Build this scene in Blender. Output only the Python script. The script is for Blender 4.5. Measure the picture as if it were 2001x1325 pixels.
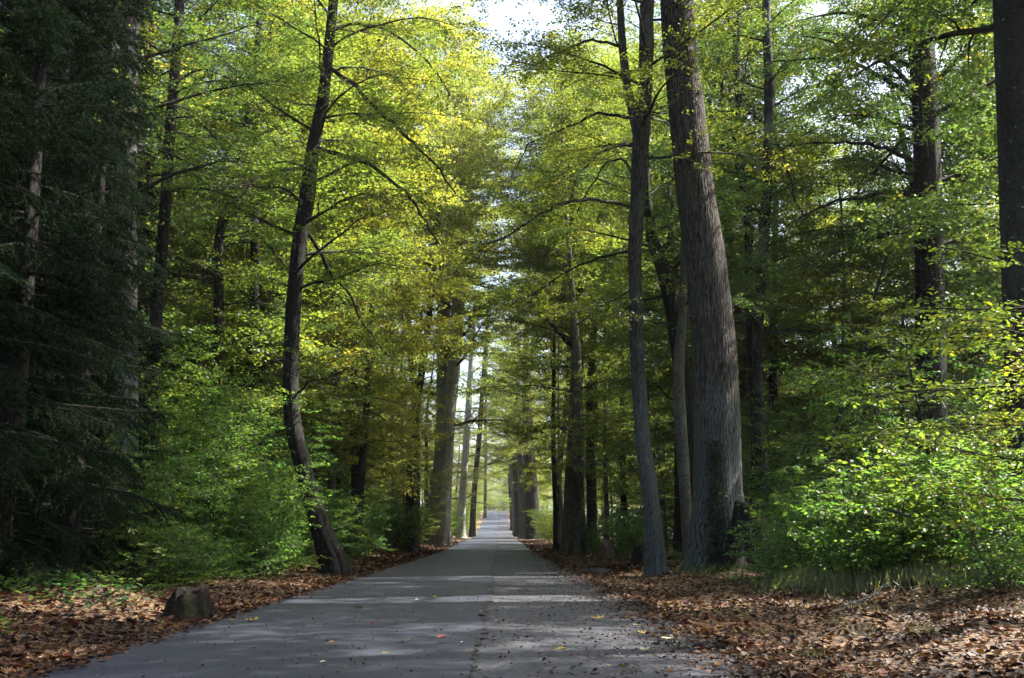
import bpy, math
import numpy as np
from math import radians, sin, cos, tan, pi
for o in list(bpy.data.objects): bpy.data.objects.remove(o)
S = bpy.context.scene
C = S.collection
# ------------------------------------------------------------------ camera, world, sun, exposure
F = 1945.0; CX, CY = 1000.5, 662.5; HOR = 1045.0; VX = 975.0; EYE = 1.05
PITCH = math.atan((HOR - CY) / F); YAW = math.atan((CX - VX) / F)
cam = bpy.data.objects.new('camera', bpy.data.cameras.new('camera')); C.objects.link(cam)
cam.data.sensor_width = 36; cam.data.lens = 36 * F / 2001
cam.data.clip_end = 3000; cam.data.clip_start = 0.05
cam.location = (0, 0, EYE); cam.rotation_euler = (pi / 2 + PITCH, 0, -YAW)
S.camera = cam
SUN_EL, SUN_AZ = radians(50), radians(74)            # azimuth measured from the road's direction (+Y) towards the right (+X)
w = bpy.data.worlds.new('World'); S.world = w; w.use_nodes = True
nt = w.node_tree; sky = nt.nodes.new('ShaderNodeTexSky'); sky.sky_type = 'NISHITA'
sky.sun_disc = False; sky.sun_elevation = SUN_EL; sky.sun_rotation = SUN_AZ; sky.air_density = 1.0; sky.dust_density = 5.0
nt.links.new(sky.outputs[0], nt.nodes['Background'].inputs[0]); nt.nodes['Background'].inputs[1].default_value = 0.105
sun = bpy.data.objects.new('sun', bpy.data.lights.new('sun', 'SUN')); C.objects.link(sun)
sun.data.energy = 5.0; sun.data.angle = radians(0.5); sun.data.color = (1, 0.95, 0.86)
sun.rotation_euler = (pi / 2 - SUN_EL, 0, -SUN_AZ + pi)
from mathutils import Vector, Matrix
sd = Vector((sin(SUN_AZ) * cos(SUN_EL), cos(SUN_AZ) * cos(SUN_EL), sin(SUN_EL)))
sun.rotation_euler = sd.to_track_quat('Z', 'Y').to_euler()
S.view_settings.view_transform = 'Standard'; S.view_settings.look = 'None'
HAZE = 0.00022
S.view_settings.exposure = 2.3; S.view_settings.gamma = 1
cy = S.cycles
cy.max_bounces = 7; cy.diffuse_bounces = 4; cy.glossy_bounces = 2; cy.transmission_bounces = 4; cy.transparent_max_bounces = 4
cy.use_denoising = True; cy.denoising_prefilter = 'ACCURATE'; cy.caustics_reflective = False; cy.caustics_refractive = False
cy.sample_clamp_indirect = 6

# ------------------------------------------------------------------ helpers
def ray(px, py):
    d = np.array([(px - CX) / F, (CY - py) / F, -1.0])
    c, s = cos(pi / 2 + PITCH), sin(pi / 2 + PITCH)
    d = np.array([d[0], d[1] * c - d[2] * s, d[1] * s + d[2] * c])
    c, s = cos(-YAW), sin(-YAW)
    return np.array([d[0] * c - d[1] * s, d[0] * s + d[1] * c, d[2]])
def at(px, py, D):
    d = ray(px, py); t = D / d[1]
    return np.array([d[0] * t, D, EYE + d[2] * t])
def sm(a, b, x):
    t = np.clip((np.asarray(x, float) - a) / (b - a), 0, 1); return t * t * (3 - 2 * t)
def prof(y):
    return np.interp(y, [-100, 0, 50, 70, 90, 120, 155, 200, 240, 285, 310, 350, 600, 2000], [0, 0, 0, .1, .32, .52, .95, 3.0, 5.2, 7.6, 8.0, 7.4, 6.5, 6.5])
def gz(x, y):
    x = np.asarray(x, float); y = np.asarray(y, float)
    b = .55 * sm(3.2, 12, x) * (1 - .4 * sm(30, 60, y)) + .35 * sm(4.2, 9, -x)
    b = b + .05 * np.sin(x * 1.3 + y * .7) * sm(3, 5, np.abs(x + .6)) + .04 * np.sin(x * 2.9 - y * 1.9 + 1) * sm(3, 5, np.abs(x + .6))
    b = b + .26 * np.exp(-((x + 5.4) ** 2 / 1.2 + (y - 14.2) ** 2 / .6)) + .16 * np.exp(-((x + 7.2) ** 2 / .8 + (y - 12.6) ** 2 / .9))
    b = b - .06 * sm(2.4, 3.0, np.abs(x + .6)) * (1 - sm(3.4, 4.5, np.abs(x + .6)))
    return prof(y) + b
def tag(o, label=None, cat=None, group=None, kind=None):
    for k, v in (('label', label), ('category', cat), ('group', group), ('kind', kind)):
        if v: o[k] = v
    return o
def empty(name, loc, label, cat, group=None):
    o = bpy.data.objects.new(name, None); C.objects.link(o); o.location = loc; o.empty_display_size = .2
    return tag(o, label, cat, group)
def norm(v): return v / np.maximum(np.linalg.norm(v, axis=-1, keepdims=True), 1e-9)

GAPS = [(16.3, .85), (19.8, .15), (24.5, .35)]      # openings in the near crowns through which the sun reaches the lane
def open_sky(p):
    yy = p[:, 1] - cos(SUN_AZ) / tan(SUN_EL) * p[:, 2]; xx = p[:, 0] - sin(SUN_AZ) / tan(SUN_EL) * p[:, 2]
    m = np.zeros(len(p), bool)
    for y, h in GAPS: m |= (np.abs(yy - y + .25 * np.sin(xx * 1.1 + y)) < h) & (xx > -5.5) & (xx < 6.5) & (p[:, 2] > 4.5)
    v = np.sin(xx * 1.9 + 1.3 * np.sin(yy * .8)) + np.sin(yy * 1.5 + 1.1 * np.sin(xx * 1.1 + 2)) + .6 * np.sin(xx * 3.7 - yy * 2.9)
    m |= (v > .75) & ((xx < -3.8) | (xx > 4.2)) & (p[:, 2] > 4.5)
    return m
class MB:
    """collects tubes (wood) and leaves (batches) and builds one mesh"""
    def __init__(s): s.V = []; s.Fq = []; s.Ft = []; s.Mq = []; s.Mt = []; s.Sq = []; s.n = 0; s.L = []
    def tube(s, P, R, sides=6, mat=0, cap=False, rough=0, rng=None, foot=None, ridge=None):
        P = np.asarray(P, float); R = np.asarray(R, float); n = len(P)
        T = norm(np.gradient(P, axis=0))
        m = norm(P[-1] - P[0]); ref = np.array([0, 0, 1.]) if abs(m[2]) < .8 else np.array([1., 0, 0])
        U = norm(np.cross(T, ref)); W = np.cross(T, U)
        a = np.arange(sides) * 2 * pi / sides
        rr = R[:, None] * np.ones(sides)
        if rough and rng is not None:
            ph = rng.uniform(0, 6.28, 8); z = np.arange(n)[:, None] * (np.linalg.norm(P[-1] - P[0]) / max(n - 1, 1)) / 1.0
            lob = .45 * np.sin(2 * a + ph[0] + .25 * z) + .35 * np.sin(3 * a + ph[1] - .4 * z) + .3 * np.sin(5 * a + ph[2] + .3 * np.sin(z)) + .22 * np.sin(9 * a + ph[3] + .8 * np.sin(.9 * z + ph[5]))
            lob = lob + .35 * np.sin(1.7 * z + ph[4] + a) * np.sin(.6 * z + ph[6])
            rr = rr * (1 + rough * lob)
        if ridge is not None:
            nr, dep = ridge; A = a[None] * np.ones((n, 1)); dz = np.concatenate([[0], np.cumsum(np.linalg.norm(np.diff(P, axis=0), axis=1))])[:, None]; q = rng.uniform(0, 6.28, 12)
            wob = 1.5 * np.sin(dz * 1.7 + 2 * A + q[0]) + 1.1 * np.sin(dz * 4.3 - 3 * A + q[1]) + .8 * np.sin(dz * 9.1 + 5 * A + q[2]) + .5 * np.sin(dz * 17 + 8 * A + q[3])
            f1 = np.abs(np.sin(A * nr / 2 + wob)); f2 = np.abs(np.sin(A * round(nr * .31) + 1.7 * wob + q[4] + dz * .8))
            br = .5 + .5 * np.sin(dz * 23 + 3 * np.sin(A * nr * .5 + q[5]) + 4 * np.sin(A * 7 + q[6]) + 2 * np.sin(dz * 5))
            hh = np.clip(.62 * f1 ** .6 + .3 * f2 ** .6 + .22 * br - .18 + rng.normal(0, .06, f1.shape), 0, 1)
            env = .75 + .25 * np.sin(dz * .9 + q[7]) * np.sin(2 * A + q[8])
            kn = 0
            for _ in range(int(dz[-1, 0] / 2.2)):      # knots and healed scars
                kz, ka, ks = rng.uniform(0, dz[-1, 0]), rng.uniform(0, 6.28), rng.uniform(.05, .11)
                dd = np.sqrt(((dz - kz) / (ks * 1.2)) ** 2 + ((np.angle(np.exp(1j * (A - ka)))) * R[:, None] / ks) ** 2)
                kn = kn + np.exp(-(dd - 1) ** 2 * 3) * .9 - np.exp(-dd ** 2 * 3) * .8
            rr = rr + dep * (hh - .6) * env + dep * kn * .8
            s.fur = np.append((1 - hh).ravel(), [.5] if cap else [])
        if foot is not None:
            lo = np.maximum(0, np.sin(2.5 * a + foot[1]) * np.sin(1.5 * a + foot[2])) * 1.3 + .5 * np.maximum(0, np.sin(4 * a + foot[3])) - .25
            rr = rr * (1 + foot[0][:, None] * lo)
        X = P[:, None] + U[:, None] * (np.cos(a)[None, :, None] * rr[..., None]) + W[:, None] * (np.sin(a)[None, :, None] * rr[..., None])
        s.V.append(X.reshape(-1, 3))
        i = np.arange(n - 1)[:, None] * sides; j = np.arange(sides)[None]; k = (j + 1) % sides
        q = np.stack([i + j, i + k, i + sides + k, i + sides + j], -1).reshape(-1, 4) + s.n
        s.Fq.append(q); s.Mq.append(np.full(len(q), mat)); s.Sq.append(np.ones(len(q), bool)); s.n += n * sides
        if cap:
            s.V.append(P[-1:]); b = s.n - sides
            t = np.stack([b + np.arange(sides), b + (np.arange(sides) + 1) % sides, np.full(sides, s.n)], -1); s.n += 1
            s.Ft.append(t); s.Mt.append(np.full(sides, mat))
    def leaf(s, pos, ax, nr, size): s.L.append((np.atleast_2d(pos), np.atleast_2d(ax), np.atleast_2d(nr), np.atleast_1d(size)))
    def addleaves(s, kind, mat=1, gap=False):
        if not s.L: return
        pos = np.concatenate([l[0] for l in s.L]); ax = np.concatenate([l[1] for l in s.L]); nr = np.concatenate([l[2] for l in s.L]); sz = np.concatenate([l[3] for l in s.L]); s.L = []
        if gap: k_ = ~open_sky(pos); pos, ax, nr, sz = pos[k_], ax[k_], nr[k_], sz[k_]
        T, faces = LEAF[kind]
        ax = norm(ax); sd_ = norm(np.cross(nr, ax)); nn = np.cross(ax, sd_)
        X = pos[:, None] + sz[:, None, None] * (T[None, :, 0, None] * ax[:, None] + T[None, :, 1, None] * sd_[:, None] + T[None, :, 2, None] * nn[:, None])
        s.V.append(X.reshape(-1, 3)); N = len(pos); k = len(T)
        off = (np.arange(N) * k + s.n)[:, None, None]
        fa = np.array(faces)
        f = (fa[None] + off).reshape(-1, fa.shape[1])
        if fa.shape[1] == 4: s.Fq.append(f); s.Mq.append(np.full(len(f), mat)); s.Sq.append(np.zeros(len(f), bool))
        else: s.Ft.append(f); s.Mt.append(np.full(len(f), mat))
        s.n += N * k
    def raw(s, V, Fq=None, Ft=None, mat=0, smooth=True):
        V = np.asarray(V, float); s.V.append(V)
        if Fq is not None:
            q = np.asarray(Fq) + s.n; s.Fq.append(q); s.Mq.append(np.full(len(q), mat)); s.Sq.append(np.full(len(q), smooth))
        if Ft is not None:
            q = np.asarray(Ft) + s.n; s.Ft.append(q); s.Mt.append(np.full(len(q), mat))
        s.n += len(V)
    def mesh(s, name, mats, origin=(0, 0, 0)):
        V = np.concatenate(s.V) - np.asarray(origin, float)
        fq = np.concatenate(s.Fq) if s.Fq else np.zeros((0, 4), int); ft = np.concatenate(s.Ft) if s.Ft else np.zeros((0, 3), int)
        me = bpy.data.meshes.new(name)
        me.vertices.add(len(V)); me.vertices.foreach_set('co', V.astype(np.float32).ravel())
        nl = fq.size + ft.size; me.loops.add(nl); me.polygons.add(len(fq) + len(ft))
        me.loops.foreach_set('vertex_index', np.concatenate([fq.ravel(), ft.ravel()]).astype(np.int32))
        st = np.concatenate([np.arange(len(fq)) * 4, fq.size + np.arange(len(ft)) * 3]).astype(np.int32)
        me.polygons.foreach_set('loop_start', st)
        mi = np.concatenate(s.Mq + s.Mt).astype(np.int32); me.polygons.foreach_set('material_index', mi)
        sq = np.concatenate(s.Sq + [np.zeros(len(ft), bool)]) if s.Sq else np.zeros(len(ft), bool)
        me.polygons.foreach_set('use_smooth', sq)
        for m in mats: me.materials.append(m)
        me.update(calc_edges=True); me.validate()
        return me
    def build(s, name, mats, parent=None, origin=(0, 0, 0)):
        me = s.mesh(name, mats if isinstance(mats, list) else [mats], origin)
        return link(name, me, parent, origin if parent is None else None)
def link(name, me, parent=None, loc=None):
    o = bpy.data.objects.new(name, me); C.objects.link(o)
    if parent is not None: o.parent = parent
    if loc is not None: o.location = loc
    return o
def ov(pts): return np.array(pts, float)
LEAF = {
 'dia': (ov([(0, 0, 0), (.5, .34, .06), (1, 0, 0), (.5, -.34, .06)]), [(0, 1, 2, 3)]),
 'oval': (ov([(0, 0, 0), (.32, .28, .06), (.72, .22, .03), (1, 0, -.06), (.72, -.22, .03), (.32, -.28, .06)]), [(0, 3, 2, 1), (0, 5, 4, 3)]),
 'needle': (ov([(0, 0, 0), (.5, .09, 0), (1, 0, 0), (.5, -.09, 0)]), [(0, 1, 2, 3)]),
 'blade': (ov([(0, -.02, 0), (0, .02, 0), (.55, .016, .06), (.55, -.016, .06), (1, .003, .22), (1, -.003, .22)]), [(0, 1, 2, 3), (3, 2, 4, 5)]),
 'crisp': (ov([(0, 0, .1), (.3, .34, .22), (.7, .3, .16), (1, .04, .12), (.72, -.26, .2), (.3, -.3, .26), (.5, .02, 0)]), [(0, 6, 1), (1, 6, 2), (2, 6, 3), (3, 6, 4), (4, 6, 5), (5, 6, 0)]),
 'flat': (ov([(0, 0, .02), (.3, .3, .07), (.7, .26, .02), (1, 0, .09), (.7, -.27, .06), (.3, -.31, .03), (.5, 0, .01)]), [(0, 6, 1), (1, 6, 2), (2, 6, 3), (3, 6, 4), (4, 6, 5), (5, 6, 0)]),
}
def maple(z=.08):
    ang = [180, 215, 235, 270, 290, 322, 338, 0, 22, 38, 70, 90, 125, 145]
    rad = [.08, .36, .3, .5, .24, .52, .28, .62, .28, .52, .24, .5, .3, .36]
    p = [(.42 + r * cos(radians(a)), r * sin(radians(a)), z * (1.6 if i % 2 else .3) * r * 2) for i, (a, r) in enumerate(zip(ang, rad))]
    return ov(p + [(.42, 0, 0)]), [(i, len(p), (i + 1) % len(p)) for i in range(len(p))]
_m = maple(); LEAF['maple'] = (_m[0], [(a, c, b) for a, b, c in _m[1]])

# ------------------------------------------------------------------ materials
def mat(name):
    m = bpy.data.materials.new(name); m.use_nodes = True; t = m.node_tree
    return m, t, t.nodes['Principled BSDF'], t.nodes['Material Output']
def N(t, typ, **kw):
    n = t.nodes.new(typ)
    for k, v in kw.items():
        if k.startswith('i_'): n.inputs[int(k[2:])].default_value = v
        else: setattr(n, k, v)
    return n
def ramp(t, stops, src=None, interp='LINEAR'):
    r = t.nodes.new('ShaderNodeValToRGB'); e = r.color_ramp; e.interpolation = interp
    e.elements[0].position = stops[0][0]; e.elements[0].color = (*stops[0][1], 1)
    e.elements[1].position = stops[-1][0]; e.elements[1].color = (*stops[-1][1], 1)
    for p, c in stops[1:-1]:
        x = e.elements.new(p); x.color = (*c, 1)
    if src: t.links.new(src, r.inputs[0])
    return r
def mixc(t, fac, a, b, mode='MIX'):
    n = t.nodes.new('ShaderNodeMix'); n.data_type = 'RGBA'; n.blend_type = mode
    for inp, v in ((n.inputs['Factor'], fac), (n.inputs[6], a), (n.inputs[7], b)):
        if hasattr(v, 'links'): t.links.new(v, inp)
        elif isinstance(v, (int, float)): inp.default_value = v
        else: inp.default_value = (*v, 1)
    return n.outputs[2]
def noise(t, co, scale, detail=3, rough=.55, sc=(1, 1, 1), dist=0):
    mp = N(t, 'ShaderNodeMapping'); mp.inputs['Scale'].default_value = sc; t.links.new(co, mp.inputs[0])
    n = N(t, 'ShaderNodeTexNoise'); n.inputs['Scale'].default_value = scale; n.inputs['Detail'].default_value = detail
    n.inputs['Roughness'].default_value = rough; n.inputs['Distortion'].default_value = dist
    t.links.new(mp.outputs[0], n.inputs['Vector']); return n

def leaf_mat(name, trans=(1.5, 1.75, .55), mix=.42, yellow=(.30, .22, .02), yamt=.3, rough=.45, vary=.55, spec=.45):
    """base colour comes from each object's own colour, varied leaf by leaf and in drifts through the crown"""
    m, t, b, out = mat(name)
    oi = N(t, 'ShaderNodeObjectInfo'); g = N(t, 'ShaderNodeNewGeometry')
    wn = N(t, 'ShaderNodeTexWhiteNoise', noise_dimensions='1D'); t.links.new(g.outputs['Random Per Island'], wn.inputs['W'])
    n = noise(t, g.outputs['Position'], .35, 3)
    # yellow drifts
    ma = N(t, 'ShaderNodeMath', operation='MULTIPLY_ADD'); t.links.new(wn.outputs['Value'], ma.inputs[0]); ma.inputs[1].default_value = .28; t.links.new(n.outputs['Fac'], ma.inputs[2])
    mr = N(t, 'ShaderNodeMapRange'); t.links.new(ma.outputs[0], mr.inputs[0]); mr.inputs[1].default_value = .97 - yamt; mr.inputs[2].default_value = 1.17 - yamt; mr.inputs[4].default_value = .9
    c = mixc(t, mr.outputs[0], oi.outputs['Color'], yellow)
    mv = N(t, 'ShaderNodeMapRange'); t.links.new(g.outputs['Random Per Island'], mv.inputs[0]); mv.inputs[3].default_value = 1 - vary * .5; mv.inputs[4].default_value = 1 + vary * .55
    hs = N(t, 'ShaderNodeHueSaturation'); t.links.new(c, hs.inputs['Color']); t.links.new(mv.outputs[0], hs.inputs['Value'])
    mh = N(t, 'ShaderNodeMapRange'); t.links.new(wn.outputs['Value'], mh.inputs[0]); mh.inputs[3].default_value = .475; mh.inputs[4].default_value = .52; t.links.new(mh.outputs[0], hs.inputs['Hue']); hs.inputs['Saturation'].default_value = .9
    t.links.new(hs.outputs[0], b.inputs['Base Color']); b.inputs['Roughness'].default_value = rough; b.inputs['Specular IOR Level'].default_value = spec
    tr = N(t, 'ShaderNodeBsdfTranslucent'); t.links.new(mixc(t, 1.0, hs.outputs[0], trans, 'MULTIPLY'), tr.inputs[0])
    ms = N(t, 'ShaderNodeMixShader'); ms.inputs[0].default_value = mix
    t.links.new(b.outputs[0], ms.inputs[1]); t.links.new(tr.outputs[0], ms.inputs[2]); t.links.new(ms.outputs[0], out.inputs[0])
    return m
M_leaf = leaf_mat('broad_leaves', trans=(2.3, 2.4, 1.0), mix=.5, yamt=.22)
M_shrub = leaf_mat('shrub_leaves', trans=(2.0, 2.35, .95), mix=.5, yamt=.22, rough=.46, spec=.35)
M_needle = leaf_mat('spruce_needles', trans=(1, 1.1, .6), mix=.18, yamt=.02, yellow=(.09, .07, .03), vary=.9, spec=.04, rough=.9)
M_grass = leaf_mat('grass_blades', trans=(1.6, 1.7, .8), mix=.35, yamt=.35, yellow=(.26, .22, .10))

def bark_mat(name, c1, c2, scale=14, stretch=.16, lichen=(.2, .23, .2), lich=.25, bump=.6, moss=0., dist=1.2, spots=0., fine=1.0):
    m, t, b, out = mat(name); tc = N(t, 'ShaderNodeTexCoord'); co = tc.outputs['Object']
    n1 = noise(t, co, scale, 4, .6, (1, 1, stretch), dist)
    v = N(t, 'ShaderNodeTexVoronoi', feature='DISTANCE_TO_EDGE'); mp = N(t, 'ShaderNodeMapping'); mp.inputs['Scale'].default_value = (1, 1, stretch * 1.3)
    t.links.new(co, mp.inputs[0])
    ad = N(t, 'ShaderNodeVectorMath', operation='MULTIPLY_ADD'); t.links.new(n1.outputs['Color'], ad.inputs[0]); ad.inputs[1].default_value = (.16, .16, .10); t.links.new(mp.outputs[0], ad.inputs[2])
    t.links.new(ad.outputs[0], v.inputs['Vector']); v.inputs['Scale'].default_value = scale * 1.15
    rv = N(t, 'ShaderNodeMapRange'); t.links.new(v.outputs['Distance'], rv.inputs[0]); rv.inputs[2].default_value = .25; rv.inputs[3].default_value = .35
    nf = noise(t, co, scale * 1.7, 6, .7, (1, 1, stretch * .8), .6); rn = N(t, 'ShaderNodeMapRange'); t.links.new(nf.outputs['Fac'], rn.inputs[0]); rn.inputs[1].default_value = .34; rn.inputs[2].default_value = .66
    hgt = N(t, 'ShaderNodeMath', operation='MULTIPLY'); t.links.new(rv.outputs[0], hgt.inputs[0]); t.links.new(rn.outputs[0], hgt.inputs[1])
    r = ramp(t, [(.06, c1), (.5, c2)], hgt.outputs[0]); col = r.outputs[0]
    n2 = noise(t, co, 1.3, 5, .65, (1, 1, .6)); r2 = ramp(t, [(.5, (0, 0, 0)), (.68, (1, 1, 1))], n2.outputs['Fac'])
    f = N(t, 'ShaderNodeMath', operation='MULTIPLY'); t.links.new(r2.outputs[0], f.inputs[0]); f.inputs[1].default_value = lich
    col = mixc(t, f.outputs[0], col, lichen)
    if moss:
        sx = N(t, 'ShaderNodeSeparateXYZ'); t.links.new(co, sx.inputs[0])
        n3 = noise(t, co, 2.2, 4); a = N(t, 'ShaderNodeMath', operation='MULTIPLY_ADD'); t.links.new(n3.outputs['Fac'], a.inputs[0]); a.inputs[1].default_value = -6.0; t.links.new(sx.outputs['Z'], a.inputs[2])
        mr = N(t, 'ShaderNodeMapRange'); t.links.new(a.outputs[0], mr.inputs[0]); mr.inputs[1].default_value = moss - 3.2; mr.inputs[2].default_value = moss - 4.8; mr.inputs[3].default_value = 0; mr.inputs[4].default_value = .6
        col = mixc(t, mr.outputs[0], col, (.19, .225, .22))
    if spots:
        vs = N(t, 'ShaderNodeTexVoronoi'); vs.inputs['Scale'].default_value = 4.5; nd = noise(t, co, 14, 3); va = N(t, 'ShaderNodeVectorMath', operation='MULTIPLY_ADD'); t.links.new(nd.outputs['Color'], va.inputs[0]); va.inputs[1].default_value = (.16, .16, .16); t.links.new(co, va.inputs[2]); t.links.new(va.outputs[0], vs.inputs['Vector']); vs.inputs['Randomness'].default_value = 1
        lt = N(t, 'ShaderNodeMath', operation='LESS_THAN'); t.links.new(vs.outputs['Distance'], lt.inputs[0]); lt.inputs[1].default_value = spots
        col = mixc(t, lt.outputs[0], col, (.26, .28, .26))
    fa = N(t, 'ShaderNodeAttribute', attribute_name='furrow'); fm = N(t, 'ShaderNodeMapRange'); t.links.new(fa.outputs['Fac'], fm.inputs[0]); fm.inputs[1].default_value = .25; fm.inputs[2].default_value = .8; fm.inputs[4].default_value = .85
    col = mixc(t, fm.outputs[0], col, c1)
    n4 = noise(t, co, 60, 3); col = mixc(t, .35, col, mixc(t, 1.0, col, n4.outputs['Color'], 'MULTIPLY'))
    t.links.new(col, b.inputs['Base Color']); b.inputs['Roughness'].default_value = .85; b.inputs['Specular IOR Level'].default_value = .2
    bp = N(t, 'ShaderNodeBump'); bp.inputs['Strength'].default_value = bump; bp.inputs['Distance'].default_value = .06
    ma = N(t, 'ShaderNodeMath', operation='MULTIPLY_ADD'); t.links.new(n4.outputs['Fac'], ma.inputs[0]); ma.inputs[1].default_value = .12; t.links.new(hgt.outputs[0], ma.inputs[2])
    t.links.new(ma.outputs[0], bp.inputs['Height']); t.links.new(bp.outputs[0], b.inputs['Normal'])
    return m
B_big = bark_mat('furrowed_grey_bark', (.012, .010, .009), (.21, .18, .16), scale=10, stretch=.13, lich=.25, bump=1.0, moss=5.5, dist=2.0)
B_lich = bark_mat('lichened_bark', (.014, .012, .011), (.13, .115, .105), scale=13, stretch=.2, lich=.5, lichen=(.24, .27, .26), bump=.8, moss=6)
B_dark = bark_mat('dark_bark', (.007, .006, .005), (.042, .036, .031), scale=16, stretch=.25, lich=.35, lichen=(.10, .11, .09), bump=.7)
B_black = bark_mat('blackish_bark', (.006, .005, .004), (.03, .027, .023), scale=14, stretch=.25, lich=.4, lichen=(.035, .04, .025), bump=.8)
B_beech = bark_mat('speckled_dark_bark', (.010, .010, .009), (.032, .031, .027), scale=7, stretch=.8, lich=.5, lichen=(.055, .058, .05), bump=.25, spots=.10)
B_blotch = bark_mat('blotched_bark', (.008, .008, .007), (.045, .042, .036), scale=5, stretch=1.2, lich=.85, lichen=(.16, .17, .15), bump=.3)
B_pale = bark_mat('smooth_pale_bark', (.14, .14, .125), (.30, .30, .27), scale=6, stretch=1.6, lich=.6, lichen=(.08, .09, .07), bump=.2)
B_oak = bark_mat('oak_bark', (.13, .125, .115), (.52, .50, .47), scale=9, stretch=.14, lich=.3, bump=1.0, lichen=(.12, .12, .10))
B_twig = bark_mat('twig_bark', (.02, .017, .013), (.05, .042, .034), scale=20, stretch=.5, bump=.2)
B_mid = bark_mat('grey_green_bark', (.045, .045, .036), (.14, .135, .11), scale=10, stretch=.5, lich=.6, lichen=(.2, .21, .18), bump=.5)

# ------------------------------------------------------------------ ground, road
def grid_mesh(xs, ys, zf, name, m):
    X, Y = np.meshgrid(xs, ys); Z = zf(X, Y); nx, ny = len(xs), len(ys)
    V = np.stack([X, Y, Z], -1).reshape(-1, 3)
    i = np.arange(ny - 1)[:, None] * nx + np.arange(nx - 1)[None]
    q = np.stack([i, i + 1, i + nx + 1, i + nx], -1).reshape(-1, 4)
    b = MB(); b.raw(V, q); o = b.build(name, [m]); return o
def ground_mat():
    m, t, b, out = mat('forest_floor'); tc = N(t, 'ShaderNodeTexCoord'); co = tc.outputs['Object']
    v = N(t, 'ShaderNodeTexVoronoi'); v.inputs['Scale'].default_value = 16; t.links.new(co, v.inputs['Vector'])
    sx = N(t, 'ShaderNodeSeparateColor'); t.links.new(v.outputs['Color'], sx.inputs[0])
    r = ramp(t, [(0, (.03, .018, .010)), (.3, (.10, .05, .022)), (.6, (.20, .10, .045)), (.85, (.30, .17, .08)), (1, (.12, .09, .03))], sx.outputs[0])
    n = noise(t, co, .5, 4); r2 = ramp(t, [(.4, (0, 0, 0)), (.6, (1, 1, 1))], n.outputs['Fac'])
    col = mixc(t, r2.outputs[0], r.outputs[0], mixc(t, .6, r.outputs[0], (.03, .024, .014)))
    # deep in the wood the floor is soil and moss
    s2 = N(t, 'ShaderNodeSeparateXYZ'); t.links.new(co, s2.inputs[0]); ab = N(t, 'ShaderNodeMath', operation='ABSOLUTE'); t.links.new(s2.outputs[0], ab.inputs[0])
    mr = N(t, 'ShaderNodeMapRange'); t.links.new(ab.outputs[0], mr.inputs[0]); mr.inputs[1].default_value = 6; mr.inputs[2].default_value = 12
    col = mixc(t, mr.outputs[0], col, mixc(t, r2.outputs[0], (.035, .028, .014), (.03, .04, .012)))
    t.links.new(col, b.inputs['Base Color']); b.inputs['Roughness'].default_value = .95
    bp = N(t, 'ShaderNodeBump'); bp.inputs['Distance'].default_value = .05; bp.inputs['Strength'].default_value = .8; t.links.new(v.outputs['Distance'], bp.inputs['Height']); t.links.new(bp.outputs[0], b.inputs['Normal'])
    return m
xs = np.concatenate([-np.geomspace(600, 14, 24), np.arange(-13, 14, .25), np.geomspace(14, 600, 24)])
ys = np.concatenate([np.arange(-60, 4, 4), np.arange(4, 40, .3), np.arange(40, 120, 1.5), np.arange(120, 380, 4), np.geomspace(380, 1800, 14)])
g = grid_mesh(xs, ys, gz, 'ground', ground_mat()); tag(g, 'brown leafy forest floor on both sides of the lane', 'ground', kind='structure')

def asphalt(name, c, c2, grain, gs, bump, rough):
    m, t, b, out = mat(name); tc = N(t, 'ShaderNodeTexCoord'); co = tc.outputs['Object']
    v = N(t, 'ShaderNodeTexVoronoi'); v.inputs['Scale'].default_value = gs; t.links.new(co, v.inputs['Vector'])
    s = N(t, 'ShaderNodeSeparateColor'); t.links.new(v.outputs['Color'], s.inputs[0])
    r = ramp(t, [(0, tuple(x * (1 - grain) for x in c)), (.6, c), (1, tuple(x * (1 + 2.2 * grain) for x in c))], s.outputs[0])
    n = noise(t, co, .9, 5, .6, (1, .22, 1)); r2 = ramp(t, [(.35, (0, 0, 0)), (.7, (1, 1, 1))], n.outputs['Fac'])
    col = mixc(t, r2.outputs[0], r.outputs[0], mixc(t, .5, r.outputs[0], c2))
    n3 = noise(t, co, 3.5, 6, .7); r3 = ramp(t, [(.55, (0, 0, 0)), (.75, (1, 1, 1))], n3.outputs['Fac'])
    fm = N(t, 'ShaderNodeMath', operation='MULTIPLY'); t.links.new(r3.outputs[0], fm.inputs[0]); fm.inputs[1].default_value = .35
    col = mixc(t, fm.outputs[0], col, tuple(x * 1.5 for x in c2))
    t.links.new(col, b.inputs['Base Color']); b.inputs['Roughness'].default_value = rough; b.inputs['Specular IOR Level'].default_value = .35
    bp = N(t, 'ShaderNodeBump'); bp.inputs['Distance'].default_value = .006; bp.inputs['Strength'].default_value = bump; t.links.new(s.outputs[1], bp.inputs['Height']); t.links.new(bp.outputs[0], b.inputs['Normal'])
    return m
A_old = asphalt('coarse_old_asphalt', (.034, .035, .043), (.055, .054, .062), .75, 36, .9, .62)
A_new = asphalt('smooth_asphalt', (.025, .028, .042), (.044, .045, .060), .16, 110, .3, .55)
RL, RR, SEAM = -3.42, 2.16, -.15
def plain0(name, c):
    m, t, b, out = mat(name); b.inputs['Base Color'].default_value = (*c, 1); b.inputs['Roughness'].default_value = .7; return m
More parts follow.
